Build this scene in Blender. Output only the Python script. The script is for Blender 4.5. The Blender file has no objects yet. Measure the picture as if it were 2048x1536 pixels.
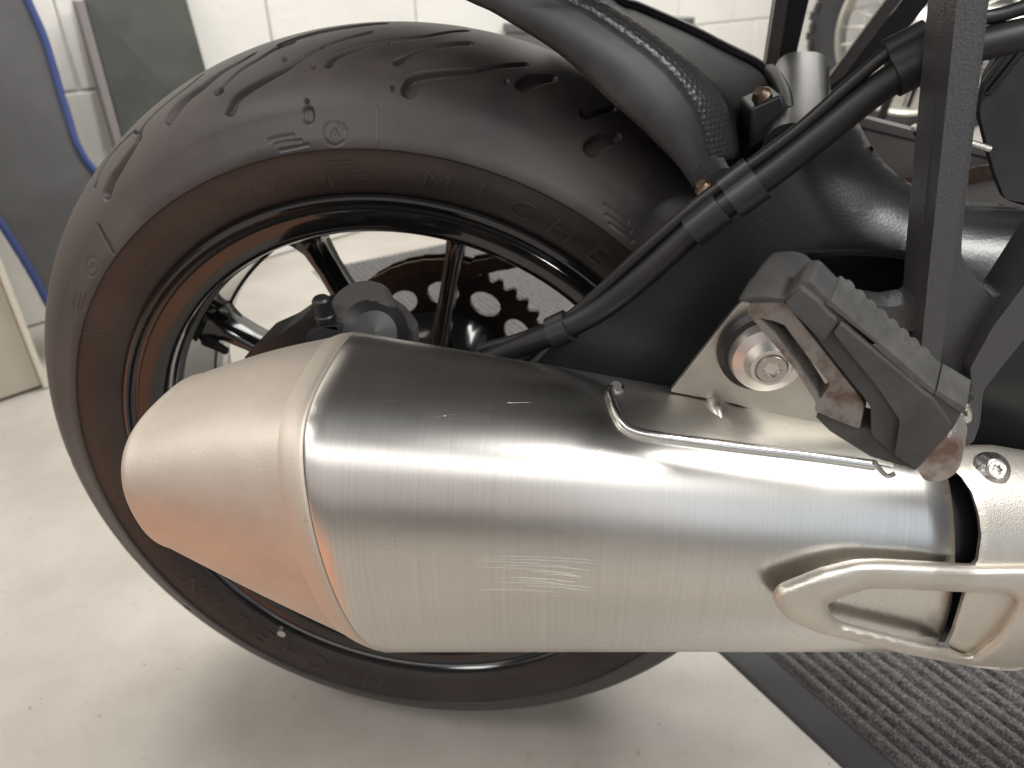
import bpy, bmesh, math, random
import numpy as np
from mathutils import Vector
from mathutils.geometry import tessellate_polygon
random.seed(4); RNG = np.random.default_rng(4)
SC = bpy.context.scene

# ------------------------------------------------------------------ camera
CAM = np.array([.1401, -.5109, .6595]); PITCH, YAW, ROLL, FPX = -.5259, .1246, -.0084, 1431.8
def basis():
    cp, sp = math.cos(PITCH), math.sin(PITCH)
    f = np.array([0, cp, sp]); u = np.array([0, -sp, cp]); r = np.array([1., 0, 0])
    c, s = math.cos(ROLL), math.sin(ROLL)
    r2 = c*r + s*u; u2 = -s*r + c*u
    c, s = math.cos(YAW), math.sin(YAW)
    Z = np.array([[c, -s, 0], [s, c, 0], [0, 0, 1]])
    return Z@r2, Z@u2, Z@f
RR, UU, FF = basis()
cd = bpy.data.cameras.new('camera'); cam = bpy.data.objects.new('camera', cd); SC.collection.objects.link(cam)
from mathutils import Matrix
M = Matrix.Identity(4)
for i in range(3):
    M[i][0], M[i][1], M[i][2], M[i][3] = RR[i], UU[i], -FF[i], CAM[i]
cam.matrix_world = M
cd.sensor_width = 36; cd.lens = 36*FPX/2048; cd.clip_start = .01; cd.clip_end = 100
cd.dof.use_dof = True; cd.dof.focus_distance = .36; cd.dof.aperture_fstop = 10.5
SC.camera = cam
SC.view_settings.view_transform = 'Standard'; SC.view_settings.look = 'None'
SC.view_settings.exposure = 0.0; SC.view_settings.gamma = 1

# ------------------------------------------------------------------ light: garage lamps and door light, plus lamps added for reflections
w = bpy.data.worlds.new('World'); SC.world = w; w.use_nodes = True
w.node_tree.nodes['Background'].inputs[0].default_value = (.93, .95, 1, 1)
w.node_tree.nodes['Background'].inputs[1].default_value = .13
def area(name, loc, target, sx, sy, power, col):
    l = bpy.data.lights.new(name, 'AREA'); l.shape = 'RECTANGLE'; l.size = sx; l.size_y = sy
    l.energy = power; l.color = col
    o = bpy.data.objects.new(name, l); SC.collection.objects.link(o); o.location = loc
    o.rotation_euler = (Vector(target)-Vector(loc)).to_track_quat('-Z', 'Y').to_euler()
    return o
area('door_light', (.1, -2.2, 2.10), (.1, 0, .55), 4.4, .9, 29, (1, .985, .96))
area('low_fill_light', (-.2, -2.6, 1.0), (0, 0, .7), 4.6, 1.0, 7.0, (1, .86, .80))  # lamp added in place of the pinkish room mirrored in the silencer
area('cool_door_light', (1.75, -1.9, .85), (.35, -.1, .45), 1.3, 1.0, 3.6, (.80, .90, 1))
area('overhead_lamp', (1.05, -.62, 1.65), (.25, -.15, .4), .45, .35, 21, (1, .985, .96))
area('overhead_lamp', (-1.15, -.95, 2.0), (-1.0, -.8, 0), .7, .5, 18, (1, .97, .93))  # lamp added to brighten the added orange reflector sheet and its warm reflection
area('overhead_lamp', (1.25, 2.55, 2.6), (1.0, 2.5, 0), 3.2, 1.2, 120, (1, .985, .94))
area('overhead_lamp', (-.15, 1.15, 2.5), (-.2, 1.3, 0), 1.8, .3, 34, (1, .985, .94))
area('overhead_lamp', (-1.0, .55, 2.5), (-1.0, .75, 0), 1.0, .5, 26, (1, .985, .94))

# ------------------------------------------------------------------ picture point -> place
def ray(x, y): return FF + RR*(x-1024)/FPX - UU*(y-768)/FPX
def at(x, y, Y):
    d = ray(x, y); return CAM + d*((Y-CAM[1])/d[1])
def on_floor(x, y, z=0):
    d = ray(x, y); return CAM + d*((z-CAM[2])/d[2])
def deep(x, y, t): return CAM + ray(x, y)*t
def proj(P):
    d = np.asarray(P)-CAM; z = d@FF
    return np.stack([1024+FPX*(d@RR)/z, 768-FPX*(d@UU)/z], -1)

# ------------------------------------------------------------------ materials
def mat(name, col, rough=.5, metal=0, bump=0, bscale=200, bdist=.001, coat=0, var=0, vscale=20, stretch=(1, 1, 1), col2=None, spec=.5,
        rvar=0, detail=3, vthr=None, coatr=.08):
    m = bpy.data.materials.new(name); m.use_nodes = True
    nt = m.node_tree; b = nt.nodes['Principled BSDF']
    b.inputs['Base Color'].default_value = (*col, 1); b.inputs['Roughness'].default_value = rough
    b.inputs['Metallic'].default_value = metal; b.inputs['Coat Weight'].default_value = coat
    b.inputs['Coat Roughness'].default_value = coatr; b.inputs['Specular IOR Level'].default_value = spec
    tc = nt.nodes.new('ShaderNodeTexCoord')
    mp = nt.nodes.new('ShaderNodeMapping'); mp.inputs['Scale'].default_value = stretch
    nt.links.new(tc.outputs['Object'], mp.inputs['Vector'])
    if bump:
        n = nt.nodes.new('ShaderNodeTexNoise'); n.inputs['Scale'].default_value = bscale; n.inputs['Detail'].default_value = detail
        nt.links.new(mp.outputs[0], n.inputs['Vector'])
        bp = nt.nodes.new('ShaderNodeBump'); bp.inputs['Strength'].default_value = bump; bp.inputs['Distance'].default_value = bdist
        nt.links.new(n.outputs['Fac'], bp.inputs['Height']); nt.links.new(bp.outputs[0], b.inputs['Normal'])
    if var or col2:
        n2 = nt.nodes.new('ShaderNodeTexNoise'); n2.inputs['Scale'].default_value = vscale; n2.inputs['Detail'].default_value = 6
        n2.inputs['Roughness'].default_value = .65
        nt.links.new(tc.outputs['Object'], n2.inputs['Vector'])
        r = nt.nodes.new('ShaderNodeValToRGB')
        lo, hi = vthr or (.38, .66)
        r.color_ramp.elements[0].position = lo; r.color_ramp.elements[1].position = hi
        c2 = col2 or tuple(min(1, c*(1+var)) for c in col)
        c1 = col if col2 else tuple(c*(1-var) for c in col)
        r.color_ramp.elements[0].color = (*c1, 1); r.color_ramp.elements[1].color = (*c2, 1)
        nt.links.new(n2.outputs['Fac'], r.inputs['Fac']); nt.links.new(r.outputs[0], b.inputs['Base Color'])
        if rvar:
            mr = nt.nodes.new('ShaderNodeMapRange'); mr.inputs['From Min'].default_value = .35; mr.inputs['From Max'].default_value = .65
            mr.inputs['To Min'].default_value = rough-rvar; mr.inputs['To Max'].default_value = rough+rvar
            nt.links.new(n2.outputs['Fac'], mr.inputs['Value']); nt.links.new(mr.outputs[0], b.inputs['Roughness'])
    return m
MT = {}
MT['rubber'] = mat('tyre_rubber', (.0185, .0176, .0183), .47, 0, .25, 900, .0003, col2=(.060, .0490, .0455), vscale=5.5, rvar=.07, spec=.38)  # paler dust patches, tinted brown for the warm reflection on the tyre
MT['strip'] = mat('shaded_sidewall_rubber', (.023, .0172, .0155), .44, 0, .2, 900, .0003, var=.25, vscale=14, spec=.45)  # tyre rubber again, with shade and brown floor reflection put into its colour
MT['letter'] = mat('moulded_rubber', (.027, .0225, .0215), .40, spec=.5)
MT['gloss'] = mat('gloss_black_paint', (.006, .006, .0065), .14, coat=.5, coatr=.05)
MT['satin'] = mat('satin_black_paint', (.0085, .0087, .0093), .34, 0, .3, 620, .0003, spec=.6)
MT['hanger'] = mat('textured_black_paint', (.044, .044, .047), .33, 0, .9, 900, .00035, spec=.75)
MT['plastic'] = mat('black_plastic', (.015, .015, .0162), .50, 0, .25, 900, .0003, col2=(.042, .041, .042), vscale=14, rvar=.05, spec=.32)
MT['shaded_plastic'] = mat('shaded_black_plastic', (.009, .009, .0095), .62, 0, .25, 900, .0003, spec=.12)  # the black plastic darkened, shade on the mudguard's top put into its colour
MT['dark'] = mat('dark_metal', (.007, .007, .0075), .42, spec=.4)
MT['hose'] = mat('hose_rubber', (.010, .0095, .010), .45, 0, .1, 800, .0003, spec=.45)
MT['clip'] = mat('clip_plastic', (.014, .014, .017), .42)
MT['cap'] = mat('blasted_steel', (.58, .52, .46), .58, 1, .30, 1500, .0005, var=.05, vscale=35)
MT['cast'] = mat('cast_aluminium', (.66, .62, .555), .46, 1, .35, 1300, .0006, var=.05, vscale=45)
MT['bead'] = mat('weld_bead', (.60, .545, .475), .60, 1, .3, 1600, .0004, col2=(.42, .31, .18), vscale=160, vthr=(.64, .82))
MT['tray'] = mat('bare_steel', (.53, .505, .455), .43, 1, .15, 600, .0003, var=.08, vscale=40)
MT['weld'] = mat('polished_steel', (.70, .69, .66), .22, 1, .2, 500, .0008)
MT['alu'] = mat('turned_aluminium', (.74, .70, .66), .36, 1, .06, 40, stretch=(1, 30, 1))
MT['bolt'] = mat('bolt_steel', (.50, .48, .45), .30, 1, .15, 700)
MT['bolt_rust'] = mat('browned_bolt', (.22, .15, .10), .42, 1, .3, 600, .0005, col2=(.36, .28, .22), vscale=90)
MT['rust'] = mat('rusty_steel', (.25, .232, .215), .52, .7, .6, 700, .0006, col2=(.105, .056, .036), vscale=75, vthr=(.46, .66), rvar=.12)
MT['pegmetal'] = mat('worn_alloy', (.40, .37, .35), .42, .85, .4, 700, .001, col2=(.20, .13, .10), vscale=60, vthr=(.48, .66))
MT['pegrub'] = mat('grey_rubber', (.050, .048, .0465), .56, 0, .3, 700, .0008, var=.22, vscale=40, spec=.4)
MT['pegpad'] = mat('worn_rubber_pad', (.066, .0635, .060), .62, 0, .3, 600, .0008, var=.3, vscale=50, spec=.35)
MT['grommet'] = mat('grommet_rubber', (.010, .009, .009), .35, spec=.5)
MT['chain'] = mat('rusty_chain', (.040, .026, .019), .55, .4, .5, 500, .001, col2=(.085, .050, .032), vscale=90)
MT['sprocket'] = mat('grimy_sprocket', (.016, .012, .010), .5, .3, .4, 300, .0006, col2=(.035, .024, .018), vscale=60)
MT['floor'] = mat('painted_concrete', (.335, .305, .270), .42, 0, .10, 30, .004, col2=(.43, .402, .362), vscale=3.2, spec=.45)
MT['wallp'] = mat('white_masonry_paint', (.82, .80, .755), .6, 0, .25, 60, .004, var=.03, vscale=3)
MT['wallj'] = mat('mortar_paint', (.74, .71, .67), .7, 0, .3, 80, .004)
MT['matrub'] = mat('mat_rubber', (.022, .020, .021), .62, 0, .25, 500, .0008)
MT['carpet'] = mat('charcoal_carpet', (.034, .0325, .0330), .95, 0, .9, 420, .004, col2=(.30, .285, .285), vscale=640, vthr=(.40, .68), spec=.1)
MT['carpet_lit'] = mat('lit_grey_carpet', (.065, .062, .060), .9, 0, .9, 420, .002, col2=(.19, .184, .18), vscale=250, spec=.1)  # paler copy of the mat's carpet, standing for brighter light
MT['reflector'] = mat('orange_brown_reflector', (.66, .33, .20), .9, 0, .5, 400, .002, var=.15, vscale=60, spec=.1)
MT['banner'] = mat('charcoal_mat', (.085, .083, .086), .75, 0, .2, 300, .001, var=.15, vscale=5)
MT['blue'] = mat('blue_piping', (.030, .052, .17), .7)
MT['backing'] = mat('grey_backing', (.22, .21, .20), .8)
MT['board'] = mat('green_grey_board', (.050, .053, .045), .7, 0, .2, 60, .002, var=.25, vscale=6)
MT['boardedge'] = mat('board_edge', (.20, .18, .175), .7)
MT['tan'] = mat('beige_laminate', (.53, .475, .40), .45, var=.06, vscale=5)
MT['tanedge'] = mat('pale_edge', (.74, .70, .60), .4)
MT['greybox'] = mat('grey_box', (.12, .118, .116), .6)
MT['alloy2'] = mat('bright_alloy', (.72, .70, .64), .35, .9)
MT['knobby'] = mat('knobby_rubber', (.030, .029, .030), .7, 0, .3, 400)
MT['grey_dark'] = mat('dull_grey_metal', (.05, .046, .045), .5)
MT['greypaint'] = mat('grey_brown_paint', (.115, .102, .096), .45, 0, .1, 400)
MT['arm_lit'] = mat('lit_satin_paint', (.16, .145, .14), .38, 0, .15, 300, .0008)  # light falling on the black left arm, put into its colour

# bracketed steel shell: fine vertical brushing with long handling scratches
def shell_mat():
    m = mat('brushed_steel', (.66, .645, .615), .23, 1)
    nt = m.node_tree; b = nt.nodes['Principled BSDF']
    tc = [n for n in nt.nodes if n.type == 'TEX_COORD'][0]
    def noise(scale, st, rot=(0, 0, 0), det=2):
        mp = nt.nodes.new('ShaderNodeMapping'); mp.inputs['Scale'].default_value = st; mp.inputs['Rotation'].default_value = rot
        nt.links.new(tc.outputs['Object'], mp.inputs['Vector'])
        n = nt.nodes.new('ShaderNodeTexNoise'); n.inputs['Scale'].default_value = scale; n.inputs['Detail'].default_value = det
        nt.links.new(mp.outputs[0], n.inputs['Vector']); return n
    def ramp(n, a, c):
        r = nt.nodes.new('ShaderNodeMapRange'); r.inputs['From Min'].default_value = a; r.inputs['From Max'].default_value = c
        nt.links.new(n.outputs['Fac'], r.inputs['Value']); return r
    br = noise(760, (1, .012, .012))
    b1 = nt.nodes.new('ShaderNodeBump'); b1.inputs['Strength'].default_value = .06; b1.inputs['Distance'].default_value = .0003
    nt.links.new(br.outputs['Fac'], b1.inputs['Height'])
    prev = b1
    n2 = noise(900, (1, .010, .010), det=3); cr = nt.nodes.new('ShaderNodeValToRGB')
    cr.color_ramp.elements[0].position = .30; cr.color_ramp.elements[1].position = .70
    cr.color_ramp.elements[0].color = (.625, .605, .57, 1); cr.color_ramp.elements[1].color = (.68, .66, .625, 1)
    nt.links.new(n2.outputs['Fac'], cr.inputs['Fac']); nt.links.new(cr.outputs[0], b.inputs['Base Color'])
    nt.links.new(prev.outputs[0], b.inputs['Normal'])
    rv = noise(14, (.5, 1, 1.5), det=5); mr = ramp(rv, .3, .7)
    mr.inputs['To Min'].default_value = .24; mr.inputs['To Max'].default_value = .34
    nt.links.new(mr.outputs[0], b.inputs['Roughness'])
    return m
MT['shell'] = shell_mat()

# ------------------------------------------------------------------ mesh helpers
def finish(me, smooth, angle=38):
    if smooth:
        me.polygons.foreach_set('use_smooth', [True]*len(me.polygons))
        me.set_sharp_from_angle(angle=math.radians(angle))
    me.update()
def obj(name, verts, faces, m, parent=None, smooth=True, label=None, bevel=0, seg=2, angle=38, recalc=True):
    me = bpy.data.meshes.new(name)
    me.from_pydata([tuple(map(float, v)) for v in verts], [], [tuple(f) for f in faces])
    if recalc:
        bm = bmesh.new(); bm.from_mesh(me); bmesh.ops.recalc_face_normals(bm, faces=bm.faces); bm.to_mesh(me); bm.free()
    me.materials.append(MT[m] if isinstance(m, str) else m)
    finish(me, smooth, angle)
    o = bpy.data.objects.new(name, me); SC.collection.objects.link(o)
    if parent: o.parent = parent
    if label: o['label'] = label
    if bevel:
        md = o.modifiers.new('bevel', 'BEVEL'); md.width = bevel; md.segments = seg; md.limit_method = 'ANGLE'; md.angle_limit = math.radians(32)
        md.harden_normals = False
    return o
def thing(name, label, cat, loc=(0, 0, 0), group=None):
    o = bpy.data.objects.new(name, None); SC.collection.objects.link(o); o.location = loc; o.empty_display_size = .05
    o['label'] = label; o['category'] = cat
    if group: o['group'] = group
    return o
def tag(o, label, cat, group=None):
    o['label'] = label; o['category'] = cat
    if group: o['group'] = group
    return o
def rnd(pts, r, n=4):
    """round the corners of a closed 2-D outline"""
    P = [np.array(p[:2], float) for p in pts]; out = []
    for i in range(len(P)):
        a, b, c = P[i-1], P[i], P[(i+1) % len(P)]
        rr = pts[i][2] if len(pts[i]) > 2 else r
        la, lc = np.linalg.norm(a-b), np.linalg.norm(c-b)
        d = min(rr, la*.45, lc*.45)
        p0, p1 = b+(a-b)/la*d, b+(c-b)/lc*d
        for k in range(n+1):
            t = k/n; out.append((1-t)**2*p0 + 2*t*(1-t)*b + t*t*p1)
    return out
def prism_mesh(outer, holes, back):
    """outer/holes: lists of 3-D points; back: function giving each point's partner behind it"""
    loops = [list(outer)]+[list(h) for h in holes]
    V = [p for l in loops for p in l]; n = len(V)
    tri = tessellate_polygon([[Vector((p[0], p[2], 0)) for p in l] for l in loops])
    B = [back(np.array(p)) for p in V]
    F = [tuple(t) for t in tri] + [tuple(n+i for i in reversed(t)) for t in tri]
    k = 0
    for l in loops:
        m = len(l)
        for i in range(m):
            a, b = k+i, k+(i+1) % m; F.append((a, b, n+b, n+a))
        k += m
    return V+B, F
def prism(name, px, y0, y1, m, parent, holes=(), bevel=.001, label=None, taper=0, r=0, seg=2):
    """an outline seen in the photograph, standing at depth y0 and going straight back to y1"""
    if r: px = rnd(px, r)
    o = [at(p[0], p[1], y0) for p in px]; h = [[at(p[0], p[1], y0) for p in (rnd(q, r) if r else q)] for q in holes]
    c = np.mean(o, 0)
    def back(p):
        q = p.copy(); q[1] = y1
        if taper: q[0] += (q[0]-c[0])*taper; q[2] += (q[2]-c[2])*taper
        return q
    V, F = prism_mesh(o, h, back)
    return obj(name, V, F, m, parent, True, label, bevel, seg)
def crom(P, n):
    P = [np.array(p, float) for p in P]; Q = [2*P[0]-P[1]]+P+[2*P[-1]-P[-2]]; out = []
    for i in range(1, len(Q)-2):
        for k in range(n):
            t = k/n; a, b, c, d = Q[i-1:i+3]
            out.append(.5*((2*b)+(c-a)*t+(2*a-5*b+4*c-d)*t*t+(3*b-a-3*c+d)*t**3))
    out.append(Q[-2]); return np.array(out)
def tube_mesh(path, rad, seg=14, cap=True):
    path = np.asarray(path, float); n = len(path)
    rad = np.broadcast_to(np.asarray(rad, float), (n,))
    T = np.gradient(path, axis=0); T /= np.linalg.norm(T, axis=1)[:, None]
    up = np.array([0, 0, 1.]) if abs(T[0][2]) < .9 else np.array([1., 0, 0])
    N = np.cross(T[0], up); N /= np.linalg.norm(N)
    V = []; a = np.linspace(0, 2*np.pi, seg, endpoint=False)
    for i in range(n):
        N = N - T[i]*(N@T[i]); N /= np.linalg.norm(N); B = np.cross(T[i], N)
        V += [path[i]+rad[i]*(math.cos(t)*N+math.sin(t)*B) for t in a]
    F = [(i*seg+j, i*seg+(j+1) % seg, (i+1)*seg+(j+1) % seg, (i+1)*seg+j) for i in range(n-1) for j in range(seg)]
    if cap: F += [tuple(range(seg)), tuple((n-1)*seg+j for j in range(seg))]
    return V, F
def tube(name, path, rad, m, parent, seg=14, label=None, sm=0):
    if sm:
        path = crom(path, sm)
        if np.ndim(rad): rad = np.interp(np.linspace(0, 1, len(path)), np.linspace(0, 1, len(rad)), rad)
    V, F = tube_mesh(path, rad, seg); return obj(name, V, F, m, parent, True, label)
def lathe_mesh(prof, n, c, axis='y', closed=False, a0=0, a1=2*math.pi):
    """prof: (offset along axis, radius)"""
    full = abs(a1-a0-2*math.pi) < 1e-6
    A = np.linspace(a0, a1, n, endpoint=not full); k = len(prof); V = []
    for t in A:
        for y, r in prof:
            V.append((c[0]+r*math.cos(t), c[1]+y, c[2]+r*math.sin(t)))
    F = []
    for i in range(n if full else n-1):
        for j in range(k if closed else k-1):
            a, b = i*k+j, i*k+(j+1) % k; i2 = (i+1) % n
            F.append((a, b, i2*k+(j+1) % k, i2*k+j))
    return V, F
def lathe(name, prof, n, c, m, parent, closed=False, label=None, angle=30):
    V, F = lathe_mesh(prof, n, c, closed=closed)
    if not closed:      # caps
        k = len(prof)
        if prof[0][1] > 1e-5: F.append(tuple(i*k for i in range(n)))
        if prof[-1][1] > 1e-5: F.append(tuple(i*k+k-1 for i in range(n)))
    return obj(name, V, F, m, parent, True, label, angle=angle)
def turn(o, axis_to, c):
    """turn a lathed object (axis -y) so that its axis points along axis_to, about c"""
    q = Vector((0, -1, 0)).rotation_difference(Vector(axis_to)); me = o.data
    for v in me.vertices:
        v.co = q @ (v.co-Vector(c)) + Vector(c)
    return o
def loft(name, secs, m, parent, cap0=True, cap1=True, label=None, angle=38, closed=True):
    n = len(secs[0]); V = [p for s in secs for p in s]
    F = [(i*n+j, i*n+(j+1) % n, (i+1)*n+(j+1) % n, (i+1)*n+j) for i in range(len(secs)-1) for j in range(n if closed else n-1)]
    if cap0: F.append(tuple(range(n)))
    if cap1: F.append(tuple((len(secs)-1)*n+j for j in range(n)))
    return obj(name, V, F, m, parent, True, label, angle=angle)
def box_mesh(c, u, v, w_):
    c, u, v, w_ = map(np.array, (c, u, v, w_))
    V = [c+a*u+b*v+d*w_ for a in (-1, 1) for b in (-1, 1) for d in (-1, 1)]
    return V, [(0, 1, 3, 2), (4, 6, 7, 5), (0, 4, 5, 1), (2, 3, 7, 6), (0, 2, 6, 4), (1, 5, 7, 3)]
def box(name, c, u, v, w_, m, parent=None, bevel=.002, label=None):
    V, F = box_mesh(c, u, v, w_); return obj(name, V, F, m, parent, True, label, bevel)

def thicken(co, fac, d):
    """give an open sheet a back, the vector d behind it, and a clean rim"""
    n = len(co); seen = {}
    for f in fac:
        for i in range(len(f)):
            a, b = f[i], f[(i+1) % len(f)]; k = (min(a, b), max(a, b)); seen[k] = None if k in seen else (a, b)
    V = list(co)+[np.array(p)+d for p in co]
    F = [tuple(f) for f in fac]+[tuple(n+i for i in reversed(f)) for f in fac]
    F += [(e[1], e[0], n+e[0], n+e[1]) for e in seen.values() if e]
    return V, F

# ================================================================== THE SETTING
wp = np.array([-.669, 1.284, 0]); wd = np.array([.593, .805, 0]); wd /= np.linalg.norm(wd); wn = np.array([wd[1], -wd[0], 0])
up = np.array([0, 0, 1.])
fl = obj('floor', [(-7, -7, 0), (9, -7, 0), (9, 9, 0), (-7, 9, 0)], [(0, 1, 2, 3)], 'floor', None, False); fl['kind'] = 'structure'
def floor_stains():
    nt = MT['floor'].node_tree; b = nt.nodes['Principled BSDF']
    src = b.inputs['Base Color'].links[0].from_socket; tc = [n for n in nt.nodes if n.type == 'TEX_COORD'][0]
    n = nt.nodes.new('ShaderNodeTexNoise'); n.inputs['Scale'].default_value = 38; n.inputs['Detail'].default_value = 5
    n.inputs['Roughness'].default_value = .6; nt.links.new(tc.outputs['Object'], n.inputs['Vector'])
    r = nt.nodes.new('ShaderNodeMapRange'); r.inputs['From Min'].default_value = .61; r.inputs['From Max'].default_value = .72; r.inputs['To Max'].default_value = .6
    nt.links.new(n.outputs['Fac'], r.inputs['Value'])
    mx = nt.nodes.new('ShaderNodeMix'); mx.data_type = 'RGBA'
    nt.links.new(r.outputs[0], mx.inputs['Factor']); nt.links.new(src, mx.inputs[6]); mx.inputs[7].default_value = (.34, .29, .22, 1)
    n3 = nt.nodes.new('ShaderNodeTexNoise'); n3.inputs['Scale'].default_value = 95; n3.inputs['Detail'].default_value = 3
    nt.links.new(tc.outputs['Object'], n3.inputs['Vector'])
    r3 = nt.nodes.new('ShaderNodeMapRange'); r3.inputs['From Min'].default_value = .70; r3.inputs['From Max'].default_value = .76; r3.inputs['To Max'].default_value = .75
    nt.links.new(n3.outputs['Fac'], r3.inputs['Value'])
    m3 = nt.nodes.new('ShaderNodeMix'); m3.data_type = 'RGBA'
    nt.links.new(r3.outputs[0], m3.inputs['Factor']); nt.links.new(mx.outputs[2], m3.inputs[6]); m3.inputs[7].default_value = (.16, .115, .075, 1)
    nt.links.new(m3.outputs[2], b.inputs['Base Color'])
floor_stains()
wall = thing('wall', 'white painted blockwork wall behind the motorcycles', 'wall', tuple(wp))
def wpt(s, z, off=0): return wp+wd*s+wn*off+up*z
def local(V, o): return [np.array(v)-np.array(o.location) for v in V]
V, F = box_mesh(wpt(2, 1.35, -.08), wd*5, up*1.35, wn*.076); obj('wall_core', local(V, wall), F, 'wallj', wall, False)
blk = None
for row in range(5):
    for k in range(-4, 18):
        s = .017 + .45*k + (.225 if row % 2 else 0)
        V, F = box_mesh((0, 0, 0), wd*.2222, up*.1098, wn*.0045)
        if blk is None:
            blk = obj('block', V, F, 'wallp', wall, True, bevel=.003); o = blk
        else:
            o = blk.copy(); SC.collection.objects.link(o); o.parent = wall
        o.location = Vector(tuple(wpt(s+.225, .225*row+.1125, 0)-wp))

# one floor mat in two parts: one line of edge, ribs along it
mo = np.array([-.574, 1.125, 0]); mu = np.array([.6305, -.7762, 0]); mv = np.array([.7762, .6305, 0])
def floor_mat(name, u0, u1, width, border, rubm, carm, label, pitch, hgt):
    t = thing(name, label, 'mat', tuple(mo+mu*(u0+u1)/2+mv*width/2)); L = np.array(t.location)
    def P(u, v, z): return mo+mu*u+mv*v+up*z-L
    z1 = .004
    V = [P(u0, 0, .0004), P(u1, 0, .0004), P(u1, width, .0004), P(u0, width, .0004), P(u0+.006, .006, z1), P(u1-.006, .006, z1), P(u1-.006, width-.006, z1), P(u0+.006, width-.006, z1)]
    obj('rubber_border', V, [(0, 3, 2, 1), (4, 5, 6, 7), (0, 1, 5, 4), (1, 2, 6, 5), (2, 3, 7, 6), (3, 0, 4, 7)], rubm, t)
    prof = [(-.5, 0), (-.34, 0), (-.28, .7), (-.12, 1), (.12, 1), (.28, .7), (.34, 0)]
    vs = []; nr = int((width-2*border)/pitch)
    for i in range(nr):
        for f, h in prof: vs.append((border+(i+.5+f)*pitch, h))
    vs.append((border+nr*pitch, 0))
    us = np.arange(u0+border, u1-border, .0045); nv = len(vs); VV = []; FF_ = []
    jit = RNG.normal(size=(len(us), nv)); jj = RNG.normal(size=(len(us), nv))
    for a, u in enumerate(us):
        for b, (v, h) in enumerate(vs):
            VV.append(P(u, v+.0002*jj[a, b], z1+.0006+hgt*h*(1+.07*jit[a, b])))
    for a in range(len(us)-1):
        for b in range(nv-1):
            FF_.append((a*nv+b, (a+1)*nv+b, (a+1)*nv+b+1, a*nv+b+1))
    o = obj('carpet_ribs', VV, FF_, carm, t, True, recalc=False, angle=80); o['kind'] = 'stuff'
    return t
floor_mat('entrance_mat', .66, 1.95, .80, .042, 'matrub', 'carpet', 'charcoal ribbed entrance mat with black rubber border under the exhaust', .0158, .0080)
floor_mat('floor_mat', 0, .652, .80, .018, 'backing', 'carpet_lit', 'far part of the ribbed mat seen through the wheel spokes, brighter light put into its colour', .0150, .0030)

rg = thing('reflector', 'orange brown rug added unseen on the floor before the motorcycle, mirrored in the exhaust end', 'reflector', (-1.13, -.85, 0))
box('reflector_sheet', (0, 0, .0042), (.98, 0, 0), (0, .50, 0), (0, 0, .004), 'reflector', rg, .003)  # unseen, added for warm reflections in the exhaust, rim and tyre
# pale cabinet at the left, behind the tyre
c0 = np.array([-.849, .517, 0]); cb = thing('cabinet', 'beige cabinet with pale front edge standing left of the tyre', 'cabinet', tuple(c0-wd*.4-wn*.1))
o = np.array(cb.location)
box('carcass', c0-wd*.41+up*.3-wn*.10-o, wd*.40, up*.295, wn*.10, 'tan', cb, .003)
box('edge_strip', c0-wd*.005+up*.3-wn*.095-o, wd*.0045, up*.298, wn*.105, 'tanedge', cb, .002)
# charcoal mat with blue piping leaning against the wall
def leaning_mat():
    def Wp(x, y, off):
        r = ray(x, y); q = wp+wn*off; t = ((q-CAM)@wn)/(r@wn); return CAM+r*t
    R_ = [(30, -70), (55, 0), (84, 65), (105, 130), (122, 190), (138, 240), (150, 280), (170, 318), (196, 350), (235, 405), (275, 490), (300, 640)]
    L_ = [(-260, -70), (-260, 40), (-240, 120), (-200, 200), (-150, 270), (-100, 330), (-60, 380), (-30, 412), (0, 446), (30, 492), (62, 545), (98, 612)]
    R_ = [(x, y, .10+.011*i) for i, (x, y) in enumerate(R_)]; L_ = [(x, y, .12+.009*i) for i, (x, y) in enumerate(L_)]
    R3 = crom([Wp(*p) for p in R_], 4); L3 = crom([Wp(*p) for p in L_], 4)
    t = thing('padded_mat', 'charcoal mat with blue piped edges leaning against the wall', 'mat', tuple(L3[-1]*[1, 1, 0]))
    o = np.array(t.location); n = 9; secs = []
    for a, b in zip(L3, R3):
        f = [a+(b-a)*k/n+wn*.006*math.sin(math.pi*k/n) for k in range(n+1)]
        secs.append([p-o for p in f]+[p-wn*.012-o for p in reversed(f)])
    loft('pad', secs, 'banner', t)
    tube('piping', [p+wn*.002-o for p in R3], .0068, 'blue', t, 10); tube('piping', [p+wn*.002-o for p in L3], .0068, 'blue', t, 10)
    B = L3[30:]; s2 = [[p-wn*.02-o, p-wn*.03-o, p-wn*.03-up*.075+wd*.02-o, p-wn*.02-up*.075+wd*.02-o] for p in B]
    loft('backing', s2, 'backing', t)
leaning_mat()
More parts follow.
